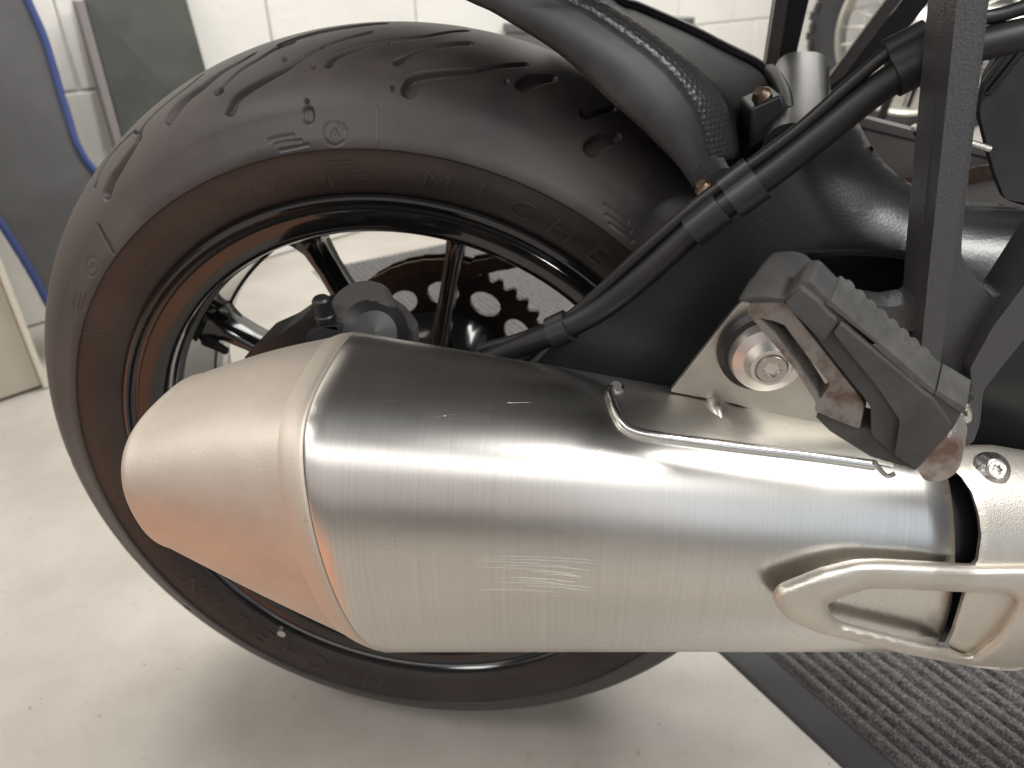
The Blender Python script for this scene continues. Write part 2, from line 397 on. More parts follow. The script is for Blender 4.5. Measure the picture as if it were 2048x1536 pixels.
def leaning_board():
    def Wp(x, y, off):
        r = ray(x, y); q = wp+wn*off; t = ((q-CAM)@wn)/(r@wn); return CAM+r*t
    a, b = Wp(170, 0, .045), Wp(374, 0, .045); c_, d = Wp(412, 137, .075), Wp(243, 268, .085)
    ex = lambda p, q, k: q+(q-p)*k
    b2, a2 = ex(b, c_, -1.9), ex(a, d, -1.0); c2, d2 = ex(b, c_, 1.35), ex(a, d, .65)
    t = thing('board', 'dark green grey board leaning against the white wall', 'board', tuple((c2+d2)/2*[1, 1, 0])); o = np.array(t.location)
    V = [p-o for p in (a2, b2, c2, d2)]+[p-wn*.02-o for p in (a2, b2, c2, d2)]
    obj('panel', V, [(0, 1, 2, 3), (7, 6, 5, 4), (0, 4, 5, 1), (1, 5, 6, 2), (2, 6, 7, 3), (3, 7, 4, 0)], 'board', t, False, bevel=.002)
    e0, e1 = a2-wd*.018, d2-wd*.018
    V = [p-o for p in (e0, a2-wd*.001, d2-wd*.001, e1)]+[p-wn*.022-o for p in (e0, a2-wd*.001, d2-wd*.001, e1)]
    obj('edge_trim', V, [(0, 1, 2, 3), (7, 6, 5, 4), (0, 4, 5, 1), (1, 5, 6, 2), (2, 6, 7, 3), (3, 7, 4, 0)], 'boardedge', t, False, bevel=.002)
leaning_board()
# grey box by the wall, beyond the tyre top
s0 = .80; gb = thing('storage_box', 'plain grey storage box by the wall, seen between tyre and mudguard', 'box', tuple(wpt(s0+.3, 0, .17))); o = np.array(gb.location)
box('box_body', wpt(s0+.3, .245, .17)-o, wd*.3, up*.245, wn*.15, 'greybox', gb, .004)
box('lid', wpt(s0+.3, .503, .17)-o, wd*.304, up*.012, wn*.154, 'greybox', gb, .004)

# ================================================================== THE MOTORCYCLE
bike = thing('motorcycle', 'black motorcycle with brushed steel exhaust, seen close at its rear wheel', 'motorcycle', (0, 0, 0))
WC = np.array([0, 0, .315])
# ---- tyre -------------------------------------------------------------
def tyre():
    P = [(-.0735, .2205), (-.0795, .2250), (-.0850, .2335), (-.0880, .2420), (-.0892, .2495), (-.0897, .2528), (-.0912, .2538), (-.0900, .2585), (-.0872, .2640)]
    am = 1.416
    for a in np.linspace(1.30, 0, 16):
        P.append((-.085*math.sin(a)/math.sin(am), .315-.0492*(1-math.cos(a))/(1-math.cos(am))))
    near = crom([np.array(p) for p in P], 8)               # rim to crown
    fidx = np.arange(len(near)-2, -1, -1)[1::3]; far = near[fidx]*[-1, 1]
    keep = np.concatenate([near, far]); ns = len(keep); nn = len(near)
    th = np.concatenate([np.radians(np.arange(48, 205, .085)), np.radians(np.arange(205, 408, .42))]); NT = len(th)
    tang = np.gradient(keep, axis=0); tang /= np.linalg.norm(tang, axis=1)[:, None]
    nor = np.stack([-tang[:, 1], tang[:, 0]], 1)          # outward in (y,R)
    if nor[nn-1, 1] < 0: nor = -nor
    sarc = np.concatenate([[0], np.cumsum(np.linalg.norm(np.diff(near, axis=0), axis=1))])
    # picture -> (theta, s)
    Y, Rr = near[:, 0], near[:, 1]
    X3 = np.stack([np.cos(th)[:, None]*Rr, np.broadcast_to(Y, (NT, nn)), .315+np.sin(th)[:, None]*Rr], -1)
    N3 = np.stack([np.cos(th)[:, None]*nor[:nn, 1], np.broadcast_to(nor[:nn, 0], (NT, nn)), np.sin(th)[:, None]*nor[:nn, 1]], -1)
    vis = ((CAM-X3)*N3).sum(-1) > 0
    PX = proj(X3.reshape(-1, 3)).reshape(NT, nn, 2)
    PX[~vis] = 1e6
    def ts(x, y):
        k = ((PX-[x, y])**2).sum(-1).argmin(); i, j = divmod(int(k), nn); return th[i], sarc[j]
    disp = np.zeros((NT, nn))
    Rm = Rr[None, :]
    def groove(pts, w, depth, tap=True, rep=True, dome=1.0):
        q = np.array([ts(*p) for p in pts]); q[:, 0] = np.unwrap(q[:, 0])
        q = crom(q, max(8, int(150/len(q)))); wid = np.interp(np.linspace(0, 1, len(q)), np.linspace(0, 1, len(np.atleast_1d(w))), np.atleast_1d(w)) if np.ndim(w) else np.full(len(q), w)
        for sh in ((0, 2*np.pi/3, 4*np.pi/3) if rep else (0,)):
            best = np.full((NT, nn), 9.)
            tc_ = (q[:, 0].mean()+sh)
            dth = (th-tc_+np.pi) % (2*np.pi)-np.pi
            span = (q[:, 0].max()-q[:, 0].min())/2+.06
            ii = np.where(abs(dth) < span)[0]
            A = dth[ii][:, None]*Rm; S = np.broadcast_to(sarc, A.shape)
            m = np.full(A.shape, 9.)
            for k in range(len(q)):
                da = A-(q[k, 0]+sh-tc_)*Rm; ds = S-q[k, 1]
                np.minimum(m, np.sqrt(da*da+ds*ds)/max(wid[k], 1e-4), out=m)
            v = np.clip((1.35-m)/.7, 0, 1); v = -depth*v*v*(3-2*v)
            disp[ii] = np.minimum(disp[ii], v)
    def A_(*p): return [(100+x/3.657, 30+y/3.657) for x, y in p]
    def B_(*p): return [(560+x/2.844, 20+y/2.844) for x, y in p]
    G = .0052
    groove(A_((1240, 555), (1310, 480), (1400, 400), (1540, 315), (1660, 245), (1760, 205))+B_((10, 195), (100, 160), (230, 125), (400, 95), (590, 75)), [.0011, .0011, .0016, .0030, .0036, .0040, .0030], G)
    groove(A_((1232, 562), (1240, 555)), .0026, G)
    groove(A_((1320, 690), (1370, 610), (1480, 530), (1600, 460), (1730, 390), (1800, 345), (1900, 290), (2048, 215))+B_((250, 210), (400, 160), (520, 128)), [.0033, .0031, .0026, .0020, .0014, .0012, .0012, .0018], G)
    groove(B_((280, 310), (320, 265), (400, 230), (500, 200), (620, 178), (800, 155), (900, 138), (1060, 118)), [.0026, .0026, .0022, .0018, .0016, .0013, .0012, .0018], G)
    groove(B_((672, 295), (720, 262), (810, 225), (900, 205), (1080, 190)), [.0026, .0012, .0012, .0014, .0020], G)
    groove(B_((735, 455), (765, 405), (850, 378), (1000, 357), (1110, 342), (1240, 325), (1400, 310)), [.0042, .0040, .0034, .0028, .0016, .0012, .0016], G)
    groove(A_((880, 760), (930, 690), (1000, 610), (1120, 520), (1260, 420), (1400, 340), (1500, 280)), [.0040, .0046, .0042, .0034, .0024, .0018, .0014], G)
    groove(A_((645, 905), (680, 820), (760, 730), (860, 640), (1000, 530), (1110, 440)), [.0028, .0015, .0013, .0013, .0013, .0018], G)
    groove(A_((415, 1300), (450, 1210), (510, 1120), (580, 1010), (640, 930)), [.0044, .0040, .0034, .0026, .0016], G)
    groove(A_((330, 1250), (360, 1170), (420, 1060), (500, 960), (600, 860)), [.0022, .0013, .0013, .0012, .0012], G)
    groove(B_((1385, 430), (1440, 400), (1560, 385)), [.004, .0038, .0022], G)
    groove(B_((1740, 590), (1800, 585), (1900, 560)), [.0030, .0014, .0016], G)
    groove(B_((1775, 780), (1830, 745), (1920, 720)), [.0042, .0040, .0025], G)
    # small wear holes, the slit and the drop
    for p in (A_((1872, 625), (1882, 645)), A_((1922, 365), (1932, 385)), A_((1712, 320), (1722, 335)), A_((610, 850), (640, 870)), B_((640, 430), (644, 450)), B_((618, 185), (622, 205)), B_((1288, 405), (1292, 415))):
        groove(p, .0011, .0022)
    groove(A_((1888, 715), (1892, 750)), .0032, .0022)
    C_ = lambda *p: [(100+x/3.413, 280+y/3.413) for x, y in p]
    groove(C_((330, 580), (370, 660), (405, 715), (435, 775)), [.0010, .0020, .0022, .0008], .0030, rep=False)
    D_ = lambda *p: [(600+x/2.844, 280+y/2.844) for x, y in p]
    for p in (D_((1730, 372), (1870, 465)), D_((1740, 428), (1882, 520)), D_((1762, 478), (1890, 575)), A_((1600, 912), (1690, 893), (1780, 877)), A_((1640, 947), (1740, 930), (1835, 916)), A_((1682, 990), (1790, 968), (1890, 950)),
              C_((165, 1150), (187, 1040)), C_((193, 1155), (217, 1040)), C_((217, 1160), (247, 1050))):
        groove(p, .0007, -.0007, rep=False) if 0 else groove(p, .0009, .0006, rep=False)
    for c_, r in (((670, 268), 23), ((184, 534), 15)):
        ring = [(c_[0]+r*math.cos(t)*(1 if r > 20 else .75), c_[1]+r*math.sin(t)*(1 if r > 20 else 1.25)) for t in np.linspace(0, 2*np.pi, 25)]
        groove(ring, .0008, .00055, rep=False)
        tri = [(c_[0]+r*.38*math.cos(t), c_[1]+r*.38*math.sin(t)) for t in (-1.57, .52, 2.62, -1.57)]
        for i in range(3): groove([tri[i], tri[i+1]], .0008, .0005, rep=False)
    # mould seams across the shoulder and the strip
    groove(D_((-130, -90), (-130, 10), (-125, 75)), .0006, -.0004, rep=False) if 0 else None
    groove([(755, 215), (755, 265), (755, 300)], .0007, .0004, rep=False)
    groove([(632, 310), (650, 345), (660, 372)], .0007, .0005, rep=False)
    groove([(160, 664), (195, 668), (232, 676)], .0007, -.0005, rep=False) if 0 else groove([(160, 664), (195, 668), (232, 676)], .0008, .0005, rep=False)
    # light unevenness of a used tyre
    full = np.concatenate([disp, disp[:, fidx]], 1)
    Yf = keep[None, :, 0]+nor[None, :, 0]*full; Rf = keep[None, :, 1]+nor[None, :, 1]*full
    V = np.stack([np.cos(th)[:, None]*Rf, Yf, .315+np.sin(th)[:, None]*Rf], -1).reshape(-1, 3)
    i = np.arange(NT)[:, None]; j = np.arange(ns-1)[None, :]; i2 = (i+1) % NT
    Fq = np.stack([i*ns+j, i*ns+j+1, i2*ns+j+1, i2*ns+j], -1).reshape(-1, 4)
    me = bpy.data.meshes.new('tyre')
    me.vertices.add(len(V)); me.vertices.foreach_set('co', V.ravel())
    me.loops.add(Fq.size); me.loops.foreach_set('vertex_index', Fq.ravel().astype(np.int32))
    me.polygons.add(len(Fq)); me.polygons.foreach_set('loop_start', np.arange(0, Fq.size, 4, dtype=np.int32)); me.polygons.foreach_set('loop_total', np.full(len(Fq), 4, np.int32))
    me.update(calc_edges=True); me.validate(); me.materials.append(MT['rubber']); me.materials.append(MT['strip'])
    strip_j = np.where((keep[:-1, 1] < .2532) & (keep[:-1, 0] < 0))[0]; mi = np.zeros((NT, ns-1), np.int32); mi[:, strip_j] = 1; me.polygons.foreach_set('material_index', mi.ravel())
    me.polygons.foreach_set('use_smooth', [True]*len(me.polygons)); me.update()
    o = bpy.data.objects.new('tyre', me); SC.collection.objects.link(o); o.parent = bike
    return o, near, nor[:nn], ts
TYRE, T_PROF, T_NOR, T_TS = tyre()
def prof_at_R(R):
    k = [i for i in range(len(T_PROF)) if T_PROF[i][1] < .2530]
    y = np.interp(R, [T_PROF[i][1] for i in k], [T_PROF[i][0] for i in k]); return y
def sidewall_text(chars, Rm, height, dth, th0, parent, ex=.0008, shear=.16, wide=1.4, name='letter', emb=0):
    """each raised letter is a mesh of its own, bent onto the sidewall; th falls along the text"""
    th = th0
    for ch in chars:
        if ch == ' ': th -= dth; continue
        cu = bpy.data.curves.new('letter_curve', 'FONT'); cu.body = ch; cu.extrude = .05; cu.shear = shear; cu.offset = emb; cu.resolution_u = 3
        to = bpy.data.objects.new('letter_tmp', cu); SC.collection.objects.link(to)
        dg = bpy.context.evaluated_depsgraph_get(); me = bpy.data.meshes.new_from_object(to.evaluated_get(dg))
        bpy.data.objects.remove(to); bpy.data.curves.remove(cu)
        bmt = bmesh.new(); bmt.from_mesh(me)
        for g_ in np.arange(.06, .9, .08):
            bmesh.ops.bisect_plane(bmt, geom=bmt.verts[:]+bmt.edges[:]+bmt.faces[:], plane_co=(0, g_, 0), plane_no=(0, 1, 0))
            bmesh.ops.bisect_plane(bmt, geom=bmt.verts[:]+bmt.edges[:]+bmt.faces[:], plane_co=(g_, 0, 0), plane_no=(1, 0, 0))
        bmt.to_mesh(me); bmt.free()
        xs = [v.co.x for v in me.vertices]; cx = (min(xs)+max(xs))/2
        for v in me.vertices:
            u = (v.co.x-cx)*height/.72*wide; vv = (v.co.y-.36)*height/.72; R = Rm+vv; a = th-u/R
            y = prof_at_R(R)-(ex if v.co.z > 0 else -.0006)
            v.co = Vector((R*math.cos(a), y, .315+R*math.sin(a)))
        me.materials.clear(); me.materials.append(MT['letter']); me.update()
        o = bpy.data.objects.new(name, me); SC.collection.objects.link(o); o.parent = parent
        th -= dth
    return
def thpx(x, y):
    P = at(x, y, -.088); return math.atan2(P[2]-.315, P[0])
tM, tE = thpx(872, 362), thpx(1200, 508)
dth = (tM-tE)/4.
sidewall_text('MICHELIN', .2385, .0135, dth, tM, TYRE)
sidewall_text('MICHELIN', .2385, .0135, dth, tM+math.pi-.02, TYRE)
sidewall_text('WEX', .2375, .0062, .034, thpx(452, 398), TYRE, ex=.0004, shear=0, name='small_letter')
sidewall_text('WTX', .2375, .0062, .034, thpx(548, 366), TYRE, ex=.0004, shear=0, name='small_letter')
sidewall_text('TUBELESS', .2375, .0058, .030, thpx(262, 545), TYRE, ex=.0004, shear=0, name='small_letter')
def strip_bars():
    a0, a1 = thpx(655, 345), thpx(735, 345)
    for k in range(7):
        R = .2315+k*.0026; n = 14; V = []
        t1 = a1 + (.0 if k < 3 else .02*(k-2)/4); 
        for i in range(n):
            t = a0+.01*(k/7)+(t1-a0)*i/(n-1)
            for r, e in ((R-.0005, -.0004), (R, .0006), (R+.0005, -.0004)):
                V.append((r*math.cos(t), prof_at_R(r)-e, .315+r*math.sin(t)))
        F = [(i*3+j, i*3+j+1, (i+1)*3+j+1, (i+1)*3+j) for i in range(n-1) for j in range(2)]
        obj('raised_bar', V, F, 'letter', TYRE)
strip_bars()
# rubber hairs left by the mould
for t_ in np.radians([158, 161.5, 179, 181.5, 193, 203, 214, 232, 250, 268]):
    R0 = .315-.0492*.10; p = np.array([R0*math.cos(t_), -.030, .315+R0*math.sin(t_)]); d = np.array([math.cos(t_), -.1, math.sin(t_)+.1])
    tube('rubber_hair', [p-d*.001, p+d*.0028, p+d*.0058+np.array([0, 0, .0006])], [.0005, .0004, .0002], 'letter', TYRE, 5)

# ---- wheel ------------------------------------------------------------
RIM = [(-.0735, .2210), (-.0765, .2235), (-.0800, .2236), (-.0818, .2222), (-.0822, .2205), (-.0812, .2188), (-.0785, .2178), (-.0770, .2160), (-.0772, .2140),
       (-.0785, .2125), (-.0775, .2085), (-.0740, .2010), (-.0715, .1975), (-.0680, .1958), (-.0600, .1962), (-.0520, .1985), (-.0480, .1975), (-.0455, .1945), (-.0300, .1935),
       (-.0150, .1925), (.0020, .1915), (.0035, .1900), (.0150, .1905), (.0170, .1925), (.0400, .1975), (.0480, .1990), (.0500, .2040), (.0640, .2070), (.0750, .2130), (.0800, .2210), (.0735, .2230),
       (.0650, .2190), (.0300, .2060), (0, .2050), (-.0300, .2080), (-.0650, .2180)]
rim = lathe('rim', RIM, 200, WC, 'gloss', bike, closed=True, angle=35)
hub = lathe('hub', [(-.055, .030), (-.055, .046), (-.035, .050), (-.03, .042), (.02, .044), (.03, .070), (.075, .074), (.080, .070), (.082, .050), (.082, .020)], 64, WC, 'gloss', bike)
lathe('axle_nut', [(-.105, 0), (-.105, .014), (-.09, .016), (-.09, .020), (-.05, .020)], 6, WC, 'bolt', bike, angle=20)
def spoke(ang):
    a = math.radians(ang); d = np.array([math.cos(a), 0, math.sin(a)]); s = np.array([-math.sin(a), 0, math.cos(a)])
    secs = []
    for r, wd_, y0, y1 in ((.040, .017, -.030, .022), (.075, .0125, -.026, .016), (.120, .0105, -.024, .010), (.160, .0105, -.024, .006), (.178, .013, -.026, .006), (.187, .021, -.028, .006), (.1935, .031, -.030, .008)):
        h = wd_/2; ch = min(.003, h*.5)
        ring = [(-h, y0+ch), (-h+ch, y0), (h-ch, y0), (h, y0+ch), (h, y1-ch), (h-ch, y1), (-h+ch, y1), (-h, y1-ch)]
        secs.append([WC+d*r+s*u+np.array([0, y, 0]) for u, y in ring])
    return loft('spoke', secs, 'gloss', bike, angle=50)
for k in range(10): spoke(77.5+36*k)
# valve stem and balance weight on the rim, brake rotor, sprocket and chain
lathe('balance_weight', [(-.006, .0), (-.006, .004), (0, .005), (.002, .005)], 10, at(568, 1258, -.080), 'bolt', bike)
turn(lathe('valve_stem', [(-.012, 0), (-.012, .0032), (-.004, .0036), (.01, .005)], 10, at(430, 690, -.03), 'dark', bike), (.8, -.3, -.2), at(430, 690, -.03))
def disc_plate(name, R0, R1, y0, y1, m, holes, n=96, teeth=0, th_=0, label=None):
    ang = np.linspace(0, 2*np.pi, n if not teeth else teeth*4, endpoint=False)
    if teeth: outer = [(R1+(th_ if (i % 4) in (1, 2) else 0), t) for i, t in enumerate(ang)]
    else: outer = [(R1, t) for t in ang]
    loops = [[np.array([r*math.cos(t), y0, .315+r*math.sin(t)]) for r, t in outer], [np.array([R0*math.cos(t), y0, .315+R0*math.sin(t)]) for t in np.linspace(0, 2*np.pi, 48, endpoint=False)]]
    for (hr, ha, a, b) in holes:
        c = np.array([hr*math.cos(ha), y0, .315+hr*math.sin(ha)]); d = np.array([math.cos(ha), 0, math.sin(ha)]); s = np.array([-math.sin(ha), 0, math.cos(ha)])
        loops.append([c+d*a*math.cos(t)+s*b*math.sin(t) for t in np.linspace(0, 2*np.pi, 14, endpoint=False)])
    V, F = prism_mesh(loops[0], loops[1:], lambda p: np.array([p[0], y1, p[2]]))
    return obj(name, V, F, m, bike, True, label, .0006, 1)
disc_plate('brake_disc', .070, .110, -.088, -.083, 'bolt', [(.090+.010*((k % 3)-1), 2*math.pi*k/24, .004, .004) for k in range(24)])
disc_plate('sprocket', .052, .103, .104, .110, 'sprocket', [(.080, math.atan2(at(885, 562, .107)[2]-.315, at(885, 562, .107)[0])+math.radians(30*k), .0115, .0155) for k in range(12)], teeth=44, th_=.006)
def chain():
    c = WC+np.array([0, .107, 0]); r = .1085; pitch = .01588
    pts = []
    a = math.radians(78); L = 2*math.pi-0
    n = 22
    arc = np.radians(np.linspace(78, 282, 25))
    for t in arc: pts.append((c+np.array([r*math.cos(t), 0, r*math.sin(t)]), np.array([math.sin(t), 0, -math.cos(t)])))
    top0 = pts[0][0]; bot0 = pts[-1][0]
    for k in range(1, 34):
        pts.append((top0+np.array([.974, 0, .225])*pitch*k/1.0, np.array([.974, 0, .225])))
        pts.append((bot0+np.array([.985, 0, -.05])*pitch*k, np.array([.985, 0, -.05])))
    proto = {}
    ch = obj('chain', *tube_mesh([c+np.array([r*math.cos(t), 0, r*math.sin(t)]) for t in arc], .0020, 6), 'chain', bike)
    base = None
    for i, (p, d) in enumerate(pts):
        if base is None:
            V = []; F = []
            for yy in (-.0085, .0060):
                ring = []
                for t in np.linspace(0, 2*np.pi, 16, endpoint=False):
                    x, z = .0075*math.cos(t), .0075*math.sin(t); x += .0052*np.sign(math.cos(t)); z *= 1-.50*(1-min(1, abs(x)/.0075)); ring.append((x, z))
                k0 = len(V); V += [(x, yy, z) for x, z in ring]+[(x, yy+.0025, z) for x, z in ring]
                F += [tuple(range(k0, k0+16)), tuple(range(k0+16, k0+32))]+[(k0+q, k0+(q+1) % 16, k0+16+(q+1) % 16, k0+16+q) for q in range(16)]
            base = obj('chain_link', V, F, 'chain', ch); o = base
        else:
            o = base.copy(); SC.collection.objects.link(o); o.parent = ch
        o.location = Vector(tuple(p)); o.rotation_euler = (0, -math.atan2(d[2], d[0]), 0)
chain()

# ---- swingarm ---------------------------------------------------------
SA = [(1045, 752), (1070, 728), (1116, 678), (1200, 600), (1400, 440), (1560, 305, 40), (1640, 222, 30), (1688, 208, 20), (1706, 222, 14), (1745, 300, 60), (1800, 356, 60), (1858, 388, 40), (1935, 408), (2048, 421), (2180, 440), (2180, 900), (1500, 1000), (1120, 960), (1010, 830)]
SLOT = [(1600, 522, 18), (1690, 511, 30), (1790, 516, 20), (1850, 530, 14), (1858, 606, 14), (1720, 606, 20), (1640, 575, 20)]
def poly_dist(x, y, loops):
    best = 1e9
    for L in loops:
        for i in range(len(L)):
            ax, ay = L[i][:2]; bx, by = L[(i+1) % len(L)][:2]; dx, dy = bx-ax, by-ay
            t = max(0, min(1, ((x-ax)*dx+(y-ay)*dy)/(dx*dx+dy*dy+1e-9))); best = min(best, math.hypot(x-ax-t*dx, y-ay-t*dy))
    return best
def domed(name, outline, holes, depth, thick, m, step=22, r=10, label=None, edge_step=None):
    """a cast face whose depth depends on the distance from its rim; depth(x, y, d_rim, d_hole) -> y"""
    out = rnd(outline, r); hs = [rnd(h, r) for h in holes]
    loops = [[Vector((p[0], p[1], 0)) for p in l] for l in [out]+hs]; flat = [p for l in loops for p in l]
    bm = bmesh.new(); vs = [bm.verts.new(p) for p in flat]
    for t in tessellate_polygon(loops):
        try: bm.faces.new([vs[i] for i in t])
        except ValueError: pass
    xs = [p.x for p in flat]; ys = [p.y for p in flat]
    for x in np.arange(min(xs)+step*.5, max(xs), step): bmesh.ops.bisect_plane(bm, geom=bm.verts[:]+bm.edges[:]+bm.faces[:], plane_co=(x, 0, 0), plane_no=(1, 0, 0))
    for y in np.arange(min(ys)+step*.5, max(ys), step): bmesh.ops.bisect_plane(bm, geom=bm.verts[:]+bm.edges[:]+bm.faces[:], plane_co=(0, y, 0), plane_no=(0, 1, 0))
    bmesh.ops.remove_doubles(bm, verts=bm.verts, dist=.5); bm.verts.index_update()
    co = [at(v.co.x, v.co.y, depth(v.co.x, v.co.y, poly_dist(v.co.x, v.co.y, [out]), poly_dist(v.co.x, v.co.y, hs) if hs else 1e9)) for v in bm.verts]
    fac = [[v.index for v in f.verts] for f in bm.faces]; bm.free()
    V, F = thicken(co, fac, np.array([0, thick, 0])); o = obj(name, V, F, m, bike, True, label, angle=75)
    return o
CUT = [(1690, 200), (1706, 222), (1745, 300), (1800, 356), (1858, 388), (1935, 408), (2048, 421), (2180, 440)]
def arm_depth(x, y, d, h):
    d = min(math.hypot(0, 0)+poly_dist(x, y, [CUT+CUT[::-1]]), 400)
    t = min(1, d/190); roll = (1-math.sqrt(max(0, 1-(1-t)**2)))*.042
    t2 = min(1, h/26); lip = (1-math.sqrt(max(0, 1-(1-t2)**2)))*.006
    tilt = .020*max(0, min(1, (760-y)/520))                  # the face leans in towards its top
    return -.140+roll+lip+tilt
domed('swingarm', SA, [SLOT], arm_depth, .008, 'satin', step=20)
prism('swingarm_recess', [(1570, 495), (1880, 500), (1880, 630), (1570, 620)], -.1015, -.0985, 'dark', bike, bevel=0)
def bridge():
    """cross member joining both arms in front of the wheel"""
    secs = []; c0_, c1_ = at(1618, 352, -.104), at(1612, 178, .125)
    for y, s in ((0, 1.06), (.15, .98), (.5, .95), (.8, .98), (1, 1.05)):
        c = c0_+(c1_-c0_)*y; ring = []
        for t in np.linspace(0, 2*np.pi, 28, endpoint=False):
            cx, cz = math.cos(t), math.sin(t)
            ring.append(np.array([c[0]-.006+s*.021*np.sign(cx)*abs(cx)**.6, c[1], c[2]+s*.026*np.sign(cz)*abs(cz)**.6]))
        secs.append(ring)
    loft('cross_member', secs, 'satin', bike)
bridge()
LA = [(1480, 240), (1560, 176), (1665, 190), (1712, 232), (1790, 252), (1870, 272), (1985, 300), (2150, 345), (2150, 760), (1480, 620)]
prism('left_swingarm', LA, .112, .140, 'arm_lit', bike, bevel=.006, seg=4, r=10, label='left arm of the swingarm, the light on it put into its pale colour')
prism('arm_seam', [(1722, 254), (1870, 290), (1990, 318), (1990, 321), (1870, 293), (1722, 257)], .1095, .113, 'dark', bike, bevel=0)
lathe('arm_bolt', [(-.004, 0), (-.004, .004), (0, .005), (.004, .005)], 10, at(1834, 262, .116), 'bolt', bike)
prism('chain_guard', [(790, 430), (860, 452), (945, 486), (1080, 478), (1250, 470), (1480, 420), (1480, 300), (1200, 280), (900, 340)], .132, .128, 'plastic', bike, bevel=.001)
# heel plate and small lever at the right edge
prism('heel_plate', [(2150, 10), (2060, 50), (2012, 82), (1972, 150), (1958, 225), (1976, 300), (1990, 350), (2010, 400), (2150, 440)], -.085, -.080, 'plastic', bike, bevel=.001, r=14)
for k, (a, b) in enumerate((((2056, 48), (1968, 166)), ((2068, 74), (1975, 190)))):
    P, Q = at(*a, -.0865), at(*b, -.0865); tube('groove_rib', [P, Q], .0016, 'dark', bike, 6)
tube('lever_rod', [at(1925, 281, -.10), at(1980, 298, -.10)], .0017, 'bolt', bike, 8)
for k in range(5):
    p = at(2012-k*9, 66+k*13, .0); turn(lathe('chain_roller', [(-.006, 0), (-.006, .0055), (.006, .0055), (.006, 0)], 10, p, 'bolt', bike), (0, -1, 0), p)

# ---- mudguard (hugger) ---------------------------------------------------
ST = [((800, -70), (1035, -70), (1110, -70), (1160, -70)), ((931, 0), (1134, 0), (1206, 0), (1236, 3)), ((980, 22), (1164, 14), (1228, 12), (1270, 16)), ((1029, 51), (1193, 31), (1247, 24), (1306, 31)), ((1083, 84), (1251, 70), (1291, 51), (1370, 59)),
      ((1130, 118), (1274, 87), (1318, 71), (1402, 74)), ((1173, 156), (1294, 101), (1345, 92), (1432, 90)), ((1212, 195), (1337, 139), (1385, 125), (1484, 116)), ((1252, 230), (1355, 160), (1405, 147), (1508, 128)), ((1290, 265), (1374, 185), (1428, 170), (1524, 140)),
      ((1320, 295), (1392, 215), (1448, 195), (1536, 155)), ((1349, 324), (1404, 250), (1460, 232), (1545, 185)), ((1370, 352), (1414, 290), (1468, 275), (1550, 225)), ((1390, 382), (1424, 332), (1475, 318), (1552, 262))]
def hugger():
    L = crom([at(*s[0], -.104) for s in ST], 3); K = crom([at(*s[1], -.094) for s in ST], 3); T = crom([at(*s[2], -.070) for s in ST], 3); Fr = crom([at(*s[3], .085) for s in ST], 3)
    def strip(rows, name, m, thick=.0028, label=None):
        n = len(rows); k = len(rows[0]); V = [p for r in rows for p in r]
        F = [(i*k+j, i*k+j+1, (i+1)*k+j+1, (i+1)*k+j) for i in range(n-1) for j in range(k-1)]
        o = obj(name, V, F, m, bike, True, label, angle=60)
        md = o.modifiers.new('thickness', 'SOLIDIFY'); md.thickness = thick; md.offset = -1
        return o
    side = []
    for i in range(len(L)):
        a, b = L[i], K[i]; side.append([a+(b-a)*t+np.array([0, -.006*math.sin(math.pi*t)*(1-.3*t), 0]) for t in np.linspace(0, 1, 9)])
    strip([list(x) for x in zip(*side)], 'mudguard_side', 'plastic')
    strip([[K[i]+(T[i]-K[i])*t+np.array([0, -.002*math.sin(math.pi*t), .002*math.sin(math.pi*t)]) for i in range(len(K))] for t in np.linspace(0, 1, 6)], 'mudguard_grip_band', 'grip')
    top = []
    for t in np.linspace(0, 1, 10):
        row = []
        for i in range(len(T)):
            p = T[i]+(Fr[i]-T[i])*t; dip = -.012*math.sin(math.pi*t); row.append(p+np.array([0, 0, dip]))
        top.append(row)
    strip(top, 'mudguard_top', 'shaded_plastic')
    tube('mudguard_rim', [p+np.array([0, .001, .001]) for p in Fr], .0042, 'plastic', bike, 10)
MT['grip'] = mat('pebbled_plastic', (.026, .0255, .026), .42, 0)
def grip():
    nt = MT['grip'].node_tree; b = nt.nodes['Principled BSDF']; tc = [n for n in nt.nodes if n.type == 'TEX_COORD'][0]
    v = nt.nodes.new('ShaderNodeTexVoronoi'); v.inputs['Scale'].default_value = 330; v.feature = 'SMOOTH_F1'; v.inputs['Randomness'].default_value = .35
    nt.links.new(tc.outputs['Object'], v.inputs['Vector'])
    bp = nt.nodes.new('ShaderNodeBump'); bp.inputs['Strength'].default_value = .85; bp.inputs['Distance'].default_value = .0012; bp.invert = True
    nt.links.new(v.outputs['Distance'], bp.inputs['Height']); nt.links.new(bp.outputs[0], b.inputs['Normal'])
grip(); hugger()
br = prism('mudguard_bracket', [(1500, 218), (1556, 192), (1566, 190), (1578, 222), (1556, 262), (1500, 300)], -.060, -.02, 'clip', bike, bevel=.003, seg=3)
p = at(1522, 190, -.055); turn(lathe('mudguard_bolt', [(-.004, 0), (-.004, .003), (-.002, .0042), (0, .0056), (.004, .0056)], 14, p, 'bolt_rust', bike), (-.5, -.5, .6), p)
prism('mudguard_tab', [(1392, 378), (1410, 352), (1440, 336), (1462, 336), (1462, 352), (1404, 392)], -.128, -.104, 'plastic', bike, bevel=.002, r=6)
p = at(1406, 374, -.131); turn(lathe('mudguard_bolt', [(-.0025, 0), (-.0025, .0028), (-.001, .0036), (0, .0048), (.004, .0048)], 14, p, 'bolt_rust', bike), (-.6, -.35, .7), p)
tube('mudguard_flange', [at(1540, 140, .03), at(1556, 160, .0), at(1570, 190, -.03), at(1576, 225, -.055)], .0040, 'plastic', bike, 10, sm=5)

